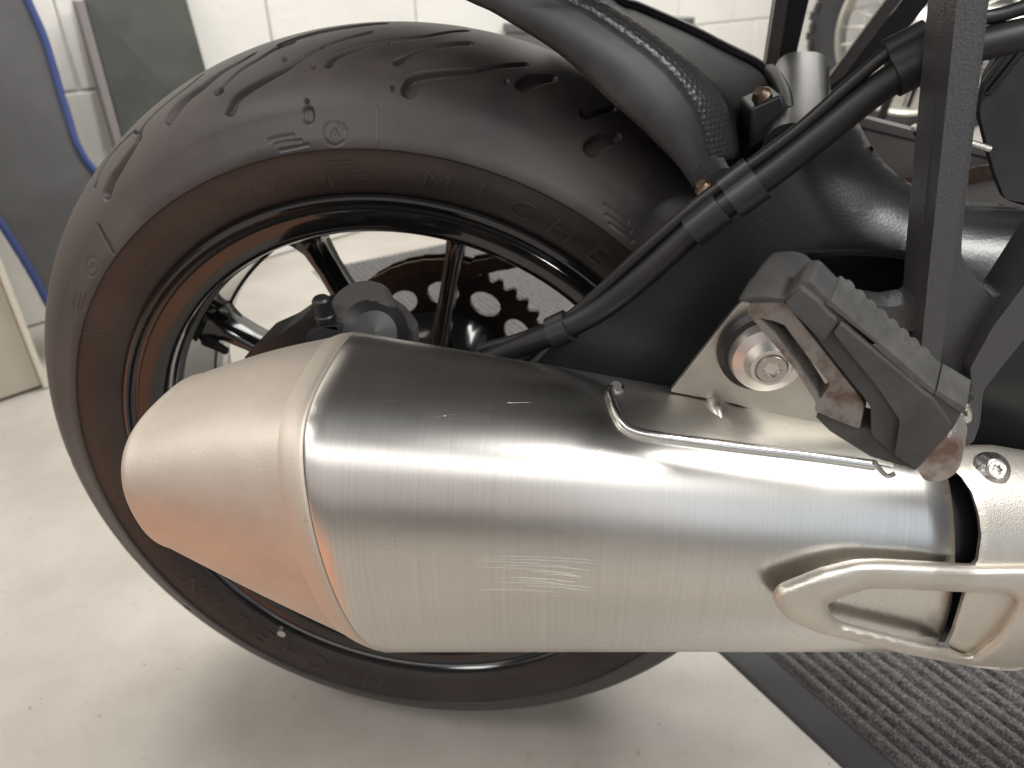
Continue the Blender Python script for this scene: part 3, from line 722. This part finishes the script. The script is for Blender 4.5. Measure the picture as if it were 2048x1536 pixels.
# ---- brake caliper and hoses ----------------------------------------------
prism('caliper', [(488, 716), (510, 690), (560, 668), (600, 640), (640, 628), (690, 640), (705, 700), (705, 800), (488, 800)], -.128, -.095, 'dark', bike, bevel=.004, seg=3, r=6)
prism('caliper_bridge', [(612, 668), (640, 655), (700, 650), (716, 670), (716, 760), (612, 760)], -.138, -.118, 'clip', bike, bevel=.004, seg=3, r=8)
p = at(660, 668, -.128); turn(lathe('bleed_nipple', [(-.026, 0), (-.026, .0044), (-.0245, .0056), (-.015, .0058), (-.014, .0066), (-.011, .0066), (-.010, .0058), (.004, .0064)], 16, p, 'hose', bike), (-.05, -.12, 1), p)
def boot():
    p = at(745, 668, -.125); prof = []
    for k in range(6): prof += [(-.022+.004*k, .0130+.0014*k), (-.020+.004*k, .0155+.0014*k)]
    prof = [(-.024, 0)]+prof+[(.004, .0235), (.012, .0235)]
    turn(lathe('slide_pin_boot', prof, 32, p, 'hose', bike), (.35, -.8, .45), p)
    q = at(735, 640, -.112); turn(lathe('piston_housing', [(-.018, 0), (-.018, .017), (-.014, .020), (.03, .022)], 32, q, 'grey_dark', bike), (-.1, -.35, .9), q)
boot()
prism('caliper_arm', [(770, 610), (800, 630), (826, 664), (830, 720), (760, 720), (735, 660)], -.112, -.098, 'grey_dark', bike, bevel=.004, seg=3, r=6)
HY = lambda x: np.interp(x, [900, 1100, 1300, 1500, 1700, 1900, 2150], [-.124, -.140, -.146, -.147, -.147, -.146, -.144])
main = [(2150, 40), (2060, 66), (1990, 82), (1905, 104), (1830, 133), (1750, 182), (1640, 270), (1540, 348), (1410, 440), (1290, 548), (1200, 618), (1110, 664), (1010, 705), (930, 738)]
thin = [(2150, -6), (2060, 12), (1990, 32), (1900, 46), (1800, 88), (1700, 168), (1600, 256), (1500, 330), (1400, 402), (1290, 497), (1200, 580), (1130, 638), (1050, 672), (960, 698)]
tube('brake_hose', [at(x, y, HY(x)) for x, y in main], .0070, 'hose', bike, 18, sm=8)
tube('sensor_cable', [at(x, y, HY(x)+.001) for x, y in thin], .0031, 'hose', bike, 12, sm=8)
def clip(mx, my, tx, ty, L, rm=.0092, rt=.0050):
    d = (at(main[7][0], main[7][1], HY(1540))-at(main[6][0], main[6][1], HY(1640)))
    i = min(range(len(main)-1), key=lambda i: abs(main[i][0]-mx)+abs(main[i][1]-my))
    a, b = main[max(i-1, 0)], main[i+1]; d = at(*b, HY(b[0]))-at(*a, HY(a[0])); d /= np.linalg.norm(d)
    P, Q = at(mx, my, HY(mx)), at(tx, ty, HY(tx)+.001); e = Q-P; e -= d*(e@d); le = np.linalg.norm(e); e /= le; f = np.cross(d, e)
    ring = []
    for t in np.linspace(-.42*np.pi, -1.58*np.pi, 16): ring.append(P+rm*(math.cos(t+np.pi)*-e+math.sin(t)*f)*1 if 0 else P+rm*(-math.cos(t+np.pi)*e*-1+math.sin(t)*f))
    ring = [P+rm*(math.cos(t)*e+math.sin(t)*f) for t in np.linspace(.28*np.pi, 1.72*np.pi, 18)]+[P+e*le+rt*(math.cos(t)*e+math.sin(t)*f) for t in np.linspace(-.62*np.pi, .62*np.pi, 12)]
    s = [[p-d*L/2 for p in ring], [p-d*L/2*.98 for p in ring], [p+d*L/2 for p in ring]]
    loft('hose_clip', s, 'clip', bike, angle=50)
clip(1826, 134, 1808, 84, .017); clip(1492, 385, 1466, 356, .016); clip(1412, 437, 1391, 408, .019, .0096, .0026); clip(1122, 660, 1112, 646, .012, .0090, .0052)

# ---- right and left footrest hangers --------------------------------------------
OUT = [(1924, -330), (2016, -330), (1924, 470, 8), (1923, 512, 8), (1980, 597, 14), (2002, 590, 14), (2070, 486), (2150, 370), (2150, 545), (1966, 782, 10), (1960, 850, 14), (1946, 886, 14), (1925, 893, 10), (1900, 862), (1868, 770), (1838, 660, 10), (1780, 668, 8), (1690, 640, 8), (1690, 600, 8), (1780, 614, 8), (1832, 606, 12), (1838, 530), (1843, 480)]
prism('footrest_hanger', OUT, -.176, -.158, 'hanger', bike, bevel=.002, seg=3, r=4)
prism('hanger_rail', [(1948, -330), (2011, -330), (1910, 500), (1880, 728), (1872, 742), (1848, 712), (1842, 700), (1862, 500)], -.1865, -.174, 'hanger', bike, bevel=.0035, seg=4, r=6)
prism('hanger_rail', [(2150, 440), (2150, 552), (1966, 780), (1958, 850), (1944, 884), (1926, 888), (1912, 860), (1944, 772), (1940, 738), (1985, 655), (2040, 582)], -.1855, -.174, 'hanger', bike, bevel=.0035, seg=4, r=8)
prism('hanger_boss', [(1905, 830), (1950, 800), (1956, 850), (1942, 880), (1925, 890), (1900, 862)], -.196, -.174, 'hanger', bike, bevel=.003, seg=3, r=8)
def left_hanger():
    prism('left_hanger', [(1591, -250), (1676, -250), (1583, 150), (1560, 245), (1655, 165), (1790, 20), (1992, -250), (2047, -250), (1830, 40), (1690, 200), (1580, 330), (1540, 340), (1520, 300), (1530, 150)], .172, .190, 'dark', bike, bevel=.002, r=5, label='left footrest hanger seen beyond the wheel')
    prism('hanger_web', [(1591, -250), (1618, -250), (1556, 132), (1530, 134)], .168, .174, 'greypaint', bike, bevel=.001)
    prism('hanger_web', [(1955, -250), (1992, -250), (1690, 150), (1640, 190), (1655, 160)], .168, .174, 'greypaint', bike, bevel=.001)
left_hanger()

# ---- exhaust -----------------------------------------------------------
XA = [.0247, -.2087, .4081, .0684, .0987, 2.04, .0264, -.1543, .848]; XB = [.3375, -.1761, .3721, .0464, .0731, 1.8634, .0264, -.1543, .9651]
XT = [-.0713, -.2121, .4269, .0524, .0421, 2.3551, .0583, -.1766, 1.02]
PHI, KF = 1.4814, 12
def srad(t, e, d):
    """section outline: a superellipse with its top planed off"""
    c, s = abs(math.cos(t)), abs(math.sin(t)); q = (c**e+s**e)**(1/e); p = max(0, math.cos(t-PHI))/d
    return (q**KF+p**KF)**(-1/KF)
def sec(q, n=128, k=1.0, off=0, dx=0):
    x0, yc, zc, a, b, e, ty, tz, d = q; a = a*k+off; b = b*k+off; out = []
    for t in np.linspace(0, 2*np.pi, n, endpoint=False):
        r = srad(t, e, d); y = -a*r*math.cos(t); z = b*r*math.sin(t)
        out.append(np.array([x0+dx+ty*y+tz*z, yc+y, zc+z]))
    return out
def lerp(A, B, w): return [a*(1-w)+b*w for a, b in zip(A, B)]
def field(P, off=0, wmax=2.0):
    w_ = 0.
    for _ in range(4):
        q = lerp(XA, XB, w_); x = P[0]-q[6]*(P[1]-q[1])-q[7]*(P[2]-q[2]); w_ = min(wmax, max(-.2, (x-XA[0])/(XB[0]-XA[0])))
    a, b = max(q[3], .036)+off, q[4]+off
    u_, v_ = -(P[1]-q[1])/a, (P[2]-q[2])/b
    return math.hypot(u_, v_)/srad(math.atan2(v_, u_), q[5], q[8])-1
def hit(x, y, off=0):
    d = ray(x, y); ts_ = np.linspace(.15, .62, 140); prev = None; best = (9, None)
    for t in ts_:
        f = field(CAM+d*t, off)
        if f < best[0]: best = (f, t)
        if f < 0:
            a, b = prev, t
            for _ in range(24):
                m = (a+b)/2
                if field(CAM+d*m, off) < 0: b = m
                else: a = m
            return CAM+d*b
        prev = t
    return CAM+d*best[1]
muf = [sec(XA, k=.93, dx=.006), sec(XA, k=.975, dx=.0012), sec(XA, k=.993, dx=.0002), sec(XA, k=1.0, dx=.0018)]+[sec(lerp(XA, XB, w_)) for w_ in np.linspace(.03, .985, 22)]+[sec(lerp(XA, XB, .987), k=.985), sec(lerp(XA, XB, .986), k=.93)]
shell = loft('silencer_shell', muf, 'shell', bike, True, True, angle=45)
def scuffs():
    V = []; F = []
    def line(x0, y0, x1, y1, bow, rad):
        n = 7; P = [hit(x0+(x1-x0)*t, y0+(y1-y0)*t+bow*4*t*(1-t), rad*.1) for t in np.linspace(0, 1, n)]
        v, f = tube_mesh(P, [rad*.3]+[rad]*(n-2)+[rad*.3], 4); F.extend(tuple(i+len(V) for i in q) for q in f); V.extend(v)
    for k in range(12): y = 1112+k*6; line(1000+RNG.uniform(-60, 90), y+RNG.uniform(-2, 2), 1140+RNG.uniform(-30, 60), y+9+RNG.uniform(-2, 3), -3, .000028)
    for k in range(16): x, y = RNG.uniform(700, 930), RNG.uniform(808, 852); L = RNG.uniform(30, 90); a = RNG.normal(.10, .16); line(x, y, x+L*math.cos(a), y+L*math.sin(a), RNG.uniform(-3, 3), .000009)
    for k in range(40): x, y = RNG.uniform(700, 1700), RNG.uniform(780, 1230); L = RNG.uniform(15, 70); a = RNG.normal(.12, .35); line(x, y, x+L*math.cos(a), y+L*math.sin(a), RNG.uniform(-3, 3), RNG.choice([.000008, .000014]))
    o = obj('scuff_marks', V, F, 'weld', bike, True); o['kind'] = 'stuff'
scuffs()
core = [sec(lerp(XA, XB, w_), k=.90) for w_ in (.9, 1.2, 1.6)]
loft('silencer_core', core, 'dark', bike)
tube('link_pipe', [(.46, -.155, .33), (.56, -.14, .28), (.70, -.11, .2)], .030, 'tray', bike, 24, sm=5)
def endcap():
    L_ = lambda w_, k: sec(lerp(XA, XT, w_), k=k)
    S = [sec(XA, k=.90, dx=.004), L_(.004, .985), L_(.010, .998), L_(.02, 1.004), L_(.05, 1.007), L_(.09, 1.008), L_(.115, 1.005), L_(.135, .999)]
    N = 16
    for i in range(1, N+1):
        w_ = i/N; S.append(L_(.15+.85*w_, (.996+.004*w_)*(1+.012*math.sin(math.pi*w_))))
    for r_ in np.linspace(0, 1, 8)[1:]:
        th_ = r_*math.pi/2; S.append(sec(XT, k=1-.12*(1-math.cos(th_)), dx=-.0075*math.sin(th_)))
    S.append(sec(XT, k=.80, dx=-.0070)); S.append(sec(XT, k=.78, dx=.004)); S.append(sec(XT, k=.70, dx=.03))
    c = loft('silencer_end_cap', S[7:], 'cap', bike, angle=60); loft('weld_ring', S[:8], 'bead', bike, angle=60)
endcap()
# mounting tray: weld bead round a plate on the shell, and the upright tab
def surf_patch(name, outline, holes, off, thick, m, parent=None, step=16, bevel=0, r=8, bend=None, label=None, edge=.001):
    """a sheet laid on the silencer's curved surface, cut to an outline seen in the photograph"""
    out = rnd(outline, r); hs = [rnd(h, r*.8) for h in holes]
    loops = [[Vector((p[0], p[1], 0)) for p in l] for l in [out]+hs]; flat = [p for l in loops for p in l]
    bm = bmesh.new(); vs = [bm.verts.new(p) for p in flat]
    for t in tessellate_polygon(loops):
        try: bm.faces.new([vs[i] for i in t])
        except ValueError: pass
    xs = [p.x for p in flat]; ys = [p.y for p in flat]
    for x in np.arange(min(xs)+step*.5, max(xs), step): bmesh.ops.bisect_plane(bm, geom=bm.verts[:]+bm.edges[:]+bm.faces[:], plane_co=(x, 0, 0), plane_no=(1, 0, 0))
    for y in np.arange(min(ys)+step*.5, max(ys), step): bmesh.ops.bisect_plane(bm, geom=bm.verts[:]+bm.edges[:]+bm.faces[:], plane_co=(0, y, 0), plane_no=(0, 1, 0))
    bmesh.ops.remove_doubles(bm, verts=bm.verts, dist=.4)
    bm.verts.index_update()
    fac = [[v.index for v in f.verts] for f in bm.faces]; co = []
    for v in bm.verts:
        o_ = off if not callable(off) else off(v.co.x, v.co.y); P = hit(v.co.x, v.co.y, o_)
        co.append(bend(v.co.x, v.co.y, P) if bend else P)
    bm.free()
    V, F = thicken(co, fac, np.array([0, .96, -.28])*thick)
    me_o = obj(name, V, F, m, parent or bike, True, label, angle=50)
    return me_o
TRAY = [(1222, 774), (1345, 790), (1470, 800), (1600, 830), (1760, 870), (1790, 935), (1640, 905), (1300, 866), (1262, 858, 30), (1236, 832, 26)]
def tray_off(x, y): return .0012+.0016*math.exp(-((x-1440)/18)**2-((y-815)/30)**2)
surf_patch('mounting_tray', TRAY, [], tray_off, .002, 'tray', step=12)
bead = [(1228, 772), (1220, 785), (1224, 800), (1231, 822), (1242, 842), (1258, 857), (1280, 866), (1320, 873), (1400, 884), (1500, 897), (1640, 914), (1750, 930)]
tube('weld_bead', [hit(x, y, .0012) for x, y in bead], .0026, 'weld', bike, 12, sm=8)
p = hit(1232, 774, .003); turn(lathe('weld_spot', [(-.0012, 0), (-.0012, .003), (.002, .0042)], 16, p, 'weld', bike), (-.1, -.6, .8), p)
TAB = [(1340, 783), (1352, 768), (1396, 712), (1480, 606, 20), (1530, 585, 30), (1620, 640, 40), (1760, 840), (1800, 905), (1600, 850), (1470, 808)]
def tab():
    px = rnd(TAB, 6)
    f = [at(x, y, -.180+.00002*(900-y)*-0) for x, y in px]
    V, F = prism_mesh(f, [], lambda p: p+np.array([0, .003, 0])); obj('mounting_tab', V, F, 'tray', bike, True, bevel=.0008)
tab()
# hammered swage in the tray and its fillet to the tab
tube('swage', [hit(1418, 790, -.001), hit(1428, 815, .0005), hit(1442, 845, -.0005)], [.0035, .0048, .0016], 'tray', bike, 12, sm=4)
g = at(1527, 700, -.182)
lathe('rubber_grommet', [(-.004, 0), (-.004, .0195), (-.002, .0222), (.004, .0228), (.012, .0228), (.012, .010)], 48, g, 'grommet', bike)
g2 = at(1534, 716, -.188)
lathe('mount_collar', [(-.0095, .0), (-.0095, .0076), (-.0105, .0080), (-.0105, .0094), (-.0092, .0100), (-.0055, .0120), (-.0035, .0168), (.0005, .0180), (.003, .0184), (.006, .0176)], 64, g2, 'alu', bike, angle=25)
def torx_bolt(name, c, r, m, axis=None, depth=.004):
    star = []; n = 36
    for i in range(n):
        t = 2*math.pi*i/n; rr_ = r*.52*(1+.16*math.cos(6*t)); star.append((rr_*math.cos(t), rr_*math.sin(t)))
    circ = [(r*math.cos(2*math.pi*i/n), r*math.sin(2*math.pi*i/n)) for i in range(n)]
    V = []
    for y, L in ((.004, circ), (-.0012, circ), (-.0020, [(x*.94, z*.94) for x, z in circ]), (-.0020, star), (depth-.002, [(x*.92, z*.92) for x, z in star])):
        V += [(c[0]+x, c[1]+y, c[2]+z) for x, z in L]
    F = [(k*n+i, k*n+(i+1) % n, (k+1)*n+(i+1) % n, (k+1)*n+i) for k in range(4) for i in range(n)]+[tuple(4*n+i for i in range(n))]
    o = obj(name, V, F, m, bike, True, angle=30)
    if axis is not None: turn(o, axis, c)
    return o
torx_bolt('mount_bolt', g2+np.array([.0005, -.0090, -.0008]), .0074, 'bolt')

# heat shield: plate over the front of the silencer with the loop reaching back
SH = [(1905, 893), (1990, 893), (2060, 905), (2200, 930), (2200, 1330), (2060, 1336, 20), (1930, 1312), (1894, 1292), (1908, 1262), (1931, 1186), (1938, 1140), (1956, 1122, 4), (1963, 1072), (1958, 1030), (1944, 985), (1924, 955), (1908, 940)]
def edge_round(d, w_, h): t = min(1, d/w_); return -h*(1-t)**2
SH_R = rnd(SH, 5)
surf_patch('heat_shield', SH, [], lambda x, y: .0052+edge_round(poly_dist(x, y, [SH_R]), 12, .0007), .0028, 'cast', step=11, bevel=0, r=5)
RING = [(2200, 1128), (2060, 1130), (1940, 1131), (1760, 1121), (1712, 1122, 30), (1640, 1140), (1560, 1172, 14), (1546, 1190, 14), (1552, 1212, 16), (1574, 1238, 24), (1640, 1268, 30), (1720, 1285), (1820, 1310), (1940, 1333), (2010, 1342, 30), (2060, 1340, 30), (2200, 1336)]
HL = [(1655, 1209, 6), (1680, 1196), (1735, 1178, 14), (1770, 1177), (1925, 1184), (2020, 1188, 14), (2036, 1204, 14), (1990, 1272, 20), (1936, 1314, 14), (1890, 1299, 5), (1680, 1246, 10), (1662, 1230, 8)]
RING_R, HL_R = rnd(RING, 8), rnd(HL, 6)
def sh_off(x, y): return .0105+.0035*min(1, max(0, (1950-x)/80))+edge_round(poly_dist(x, y, [RING_R, HL_R]), 22, .0040)
surf_patch('shield_loop', RING, [HL], sh_off, .0022, 'cast', step=8, bevel=0, r=8)
p = hit(1985, 941, .006); torx_bolt('shield_bolt', p+np.array([0, -.0016, .0016]), .0044, 'bolt', (.05, -.75, .65), .003)
turn(lathe('bolt_washer', [(-.0015, .003), (-.0025, .0052), (0, .0088), (.003, .0092)], 40, p+np.array([0, -.0004, .0006]), 'weld', bike), (.05, -.75, .65), p)

# ---- passenger footrest (folded up) -------------------------------------------
def P5(x, y): return (1400+x/2.953, 480+y/2.953)
def pegprism(name, pts, y0, y1, m, bevel, seg=3, r=5, holes=(), taper=0, label=None):
    return prism(name, [(*P5(*p[:2]), *p[2:]) for p in pts], y0, y1, m, bike, holes=[[P5(*q) for q in h] for h in holes], bevel=bevel, seg=seg, r=r, taper=taper, label=label)
PE = np.array([.0134, .030, .0095])                       # the footrest's thickness runs up, forward and away
def peg(name, pts, t0, t1, m, bevel, seg=3, r=5, holes=(), y0=-.262):
    o = [at(*p, y0)+PE*t0 for p in rnd([(*P5(*p[:2]), *p[2:]) for p in pts], r)]
    h = [[at(*p, y0)+PE*t0 for p in rnd([P5(*q) for q in hh], r*.6)] for hh in holes]
    V, F = prism_mesh(o, h, lambda p: p+PE*(t1-t0)); return obj(name, V, F, m, bike, True, None, bevel, seg)
def peg_loops(name, loops, m, n=5):
    secs = []
    for pts, y in loops:
        P = [at(*P5(*p), y) for p in pts]; P = P[-1:]+P+P[:2]
        q = []
        for k in range(1, len(P)-2):
            for t in np.arange(n)/n: q.append(.5*((2*P[k])+(P[k+1]-P[k-1])*t+(2*P[k-1]-5*P[k]+4*P[k+1]-P[k+2])*t*t+(3*P[k]-P[k-1]-3*P[k+1]+P[k+2])*t**3))
        secs.append(q)
    return loft(name, secs, m, bike, angle=50)
peg('footrest_core', [(500, 340), (585, 250), (650, 245), (770, 366), (1335, 858), (1550, 1008), (1500, 1105), (1275, 1362), (1240, 1350), (1012, 1150), (1008, 980)], 0, .40, 'pegrub', .0016, 4, 8)
peg('footrest_ridge', [(795, 520), (835, 470), (1330, 885), (1375, 915), (1490, 1080), (1285, 1325), (1155, 1245), (1188, 1040), (1070, 860)], -.075, .3, 'pegrub', .0012, 3, 8)
peg('footrest_ridge', [(565, 300), (605, 265), (715, 352), (755, 405), (822, 462), (735, 575), (510, 352)], -.075, .3, 'pegrub', .0012, 3, 8)
peg_loops('footrest_tip', [([(300, 365), (285, 340), (380, 330), (490, 345), (545, 300), (600, 275), (600, 330), (500, 362)], -.2625),
    ([(258, 368), (246, 330), (370, 300), (505, 322), (575, 250), (645, 240), (640, 350), (500, 372)], -.2600),
    ([(290, 340), (300, 232), (430, 196), (560, 216), (615, 226), (705, 292), (690, 390), (520, 400)], -.2465),
    ([(300, 335), (312, 222), (436, 188), (562, 208), (618, 220), (712, 292), (694, 388), (522, 398)], -.2455),
    ([(320, 320), (362, 150), (470, 100), (590, 108), (650, 150), (770, 262), (740, 385), (545, 400)], -.2330),
    ([(350, 310), (396, 110), (500, 68), (600, 78), (660, 120), (805, 250), (765, 385), (560, 400)], -.2220),
    ([(390, 310), (430, 140), (510, 98), (592, 105), (645, 142), (775, 262), (745, 375), (560, 395)], -.2120),
    ([(430, 300), (470, 190), (520, 160), (580, 165), (630, 190), (710, 280), (690, 350), (560, 380)], -.2080)], 'pegrub')
peg('footrest_underside', [(672, 1062), (700, 1050), (940, 1128), (1005, 1142), (1255, 1362), (1180, 1352), (1000, 1300), (760, 1150)], .06, .4, 'pegrub', .0012)
peg('footrest_frame', [(272, 420, 14), (300, 378), (330, 368), (490, 372, 12), (530, 420), (968, 975, 16), (940, 1126), (890, 1110), (672, 1022), (680, 968), (560, 780), (285, 452, 10)], .03, .30, 'rust', .0011, 3, 7,
    holes=[[(345, 470), (430, 488), (495, 512), (625, 690), (765, 862), (705, 955), (545, 705), (440, 560)]])
peg('frame_web', [(430, 600), (520, 640), (600, 690), (690, 700), (620, 540), (500, 490), (420, 490)], .28, .36, 'clip', .0004)
peg('footrest_pad', [(742, 368, 3), (776, 352, 3), (1342, 842, 3), (1392, 885), (1378, 905), (1330, 868), (1290, 850)], -.02, .44, 'pegpad', .0012, 3, 4)
peg('footrest_pad', [(1385, 902, 3), (1400, 880, 3), (1575, 985, 3), (1558, 1018, 3), (1520, 1000)], -.02, .44, 'pegpad', .0012, 3, 4)
def pad_knobs():
    a, b = at(*P5(776, 352), -.262), at(*P5(1342, 842), -.262); e = (b-a)/np.linalg.norm(b-a); nrm = np.cross(e, PE/np.linalg.norm(PE)); nrm /= np.linalg.norm(nrm)
    if nrm@(RR-np.array([0, 0, 0])) < 0: nrm = -nrm
    for k in range(8):
        for t in (.41, .12):
            p = a+(b-a)*(.10+.82*k/7)+PE*t
            if t < .2: continue
            turn(lathe('pad_knob', [(-.0003, 0), (-.0003, .0022), (0, .0026), (.003, .0027)], 14, p, 'pegpad', bike), nrm, p)
pad_knobs()
peg('footrest_pivot', [(1276, 1364), (1318, 1310), (1450, 1168), (1500, 1190, 20), (1555, 1290, 40), (1520, 1385, 30), (1455, 1428, 20), (1385, 1447, 14), (1320, 1436)], .04, .5, 'pegmetal', .0042, 5, 12)
peg('pivot_plate', [(1020, 1305), (1060, 1318), (1280, 1395), (1310, 1425), (1270, 1448), (1220, 1440), (1150, 1372), (1080, 1362)], .5, .75, 'clip', .0006, r=8)
pegprism('hanger_clevis', [(1420, 1060), (1520, 1000), (1640, 930), (1640, 1130), (1600, 1200), (1570, 1222), (1460, 1135)], -.205, -.174, 'hanger', .003, r=10)
tube('pivot_spring', [at(*P5(x, y), -.232) for x, y in ((1500, 1010), (1555, 965), (1588, 1010), (1580, 1068), (1530, 1020))], .0011, 'weld', bike, 8, sm=6)
tube('pivot_spring', [at(*P5(x, y), -.240) for x, y in ((1030, 1315), (1090, 1385), (1125, 1392), (1150, 1378))], .0011, 'bolt', bike, 8, sm=5)

# tail of the motorcycle above the frame of the picture: it shades and is mirrored in the silencer's top
def tail():
    secs = []
    for x, z, hz, hy in ((-.36, 1.00, .015, .05), (-.25, .97, .05, .10), (0, .93, .08, .14), (.25, .88, .10, .16), (.5, .85, .12, .18), (.8, .86, .14, .2)):
        secs.append([np.array([x, hy*np.sign(math.cos(t))*abs(math.cos(t))**.7, z+hz*np.sign(math.sin(t))*abs(math.sin(t))**.7]) for t in np.linspace(0, 2*np.pi, 20, endpoint=False)])
    loft('tail_unit', secs, 'plastic', bike)
    secs = []
    for x, z0, hy in ((-.16, .76, .07), (-.05, .715, .115), (.20, .70, .13), (.5, .70, .14), (.75, .72, .14)):
        secs.append([np.array([x, sy*hy*k, z]) for sy, k, z in ((-1, 1, z0+.03), (-1, .8, z0), (1, .8, z0), (1, 1, z0+.03), (1, 1, .86), (-1, 1, .86))])
    loft('undertray', secs, 'plastic', bike)
tail()
# lower engine side behind the hanger
prism('engine_cover', [(1940, 560), (2200, 470), (2200, 1300), (1900, 1300)], -.095, -.05, 'dark', bike, bevel=.01, r=20)

# ================================================================== SECOND MOTORCYCLE, out of focus behind
def second_bike():
    c = deep(1848, 58, 2.13)
    t = thing('motorcycle', 'off-road motorcycle with wire spoked wheel parked behind, out of focus', 'motorcycle', (float(c[0]), float(c[1]), 0)); o = np.array(t.location)
    ax = np.array([-.50, -.86, .03]); ax /= np.linalg.norm(ax)
    q = Vector((0, -1, 0)).rotation_difference(Vector(ax)); L = c-o
    def tr(V): return [np.array(q @ Vector(tuple(v)))+L for v in V]
    V, F = lathe_mesh([(-.045, .238), (-.058, .262), (-.055, .295), (-.035, .322), (0, .332), (.035, .322), (.055, .295), (.058, .262), (.045, .238)], 90, (0, 0, 0)); ty = obj('tyre', tr(V), F, 'knobby', t)
    kb = None
    for k in range(36):
        for y, r in ((-.045, .312), (0, .331), (.045, .312)):
            a = 2*math.pi*(k+.5*(y == 0))/36
            V, F = box_mesh((0, 0, 0), (.012, 0, 0), (0, .011, 0), (0, 0, .007))
            if kb is None: kb = obj('knob', V, F, 'knobby', ty); n_ = kb
            else: n_ = kb.copy(); SC.collection.objects.link(n_); n_.parent = ty
            p = np.array(q @ Vector((r*math.cos(a), y, r*math.sin(a))))+L
            n_.matrix_local = Matrix.Translation(Vector(tuple(p))) @ q.to_matrix().to_4x4() @ Matrix.Rotation(math.pi/2-a, 4, 'Y')
    V, F = lathe_mesh([(-.045, .240), (-.047, .232), (-.035, .226), (0, .220), (.035, .226), (.047, .232), (.045, .240)], 90, (0, 0, 0)); obj('rim', tr(V), F, 'alloy2', t)
    V, F = lathe_mesh([(-.06, 0), (-.06, .03), (-.05, .045), (-.03, .045), (-.02, .03), (.02, .03), (.03, .05), (.05, .05), (.06, 0)], 30, (0, 0, 0)); obj('hub', tr(V), F, 'alloy2', t)
    V, F = lathe_mesh([(-.062, .06), (-.062, .105), (-.058, .105), (-.058, .06)], 40, (0, 0, 0), closed=True); obj('brake_disc', tr(V), F, 'bolt', t)
    for k in range(28):
        a = 2*math.pi*k/28; b = a+(.28 if k % 2 else -.28); y = -.03 if (k//2) % 2 else .03
        V, F = tube_mesh([(.042*math.cos(b), y, .042*math.sin(b)), (.224*math.cos(a), y*.2, .224*math.sin(a))], .0022, 6); obj('spoke', tr(V), F, 'alloy2', t)
    # swingarm, engine case and frame tubes to the right of the wheel
    e = np.cross(up, ax); e /= np.linalg.norm(e)
    if e@RR < 0: e = -e
    V, F = tube_mesh([c-o+ax*.11+e*.0, c-o+ax*.11+e*.3+up*.05, c-o+ax*.12+e*.62+up*.08], [.03, .035, .045], 14); obj('swingarm', V, F, 'alloy2', t)
    V, F = tube_mesh([c-o+ax*.13-e*.10+up*.02, c-o+ax*.16+e*.2+up*.02, c-o+ax*.15+e*.5-up*.06], [.045, .05, .03], 16); obj('silencer', V, F, 'alloy2', t)
    for a_, b_ in (((.35, .06), (.7, .5)), ((.3, .45), (.9, .42)), ((.62, .06), (.72, .55))):
        V, F = tube_mesh([c-o+ax*.10+e*a_[0]+up*a_[1], c-o+ax*.10+e*b_[0]+up*b_[1]], .016, 10); obj('frame_tube', V, F, 'dark', t)
    V, F = box_mesh(c-o+e*.72+up*.02, e*.16, up*.16, ax*.12); obj('engine_case', V, F, 'alloy2', t, bevel=.04)
    V, F = box_mesh(c-o+e*.2+up*.46, e*.32, up*.03, ax*.1); obj('mudguard', V, F, 'plastic', t, bevel=.02)
    # the stand that carries the rear wheel clear of the floor
    st = thing('paddock_stand', 'dark steel paddock stand lifting the off-road motorcycle behind', 'stand', (float(c[0]), float(c[1]), 0))
    zt = c[2]-.02
    for s_ in (-1, 1):
        V, F = tube_mesh([ax*.16*s_+up*zt, ax*.2*s_+up*.03-e*.05, ax*.2*s_+up*.03-e*.42], .014, 10); obj('stand_leg', V, F, 'dark', st)
        V, F = tube_mesh([ax*.16*s_+up*zt, ax*.07*s_+up*zt], .012, 10); obj('stand_hook', V, F, 'dark', st)
    V, F = tube_mesh([ax*.2+up*.03-e*.42, -ax*.2+up*.03-e*.42], .014, 10); obj('stand_bar', V, F, 'dark', st)
second_bike()
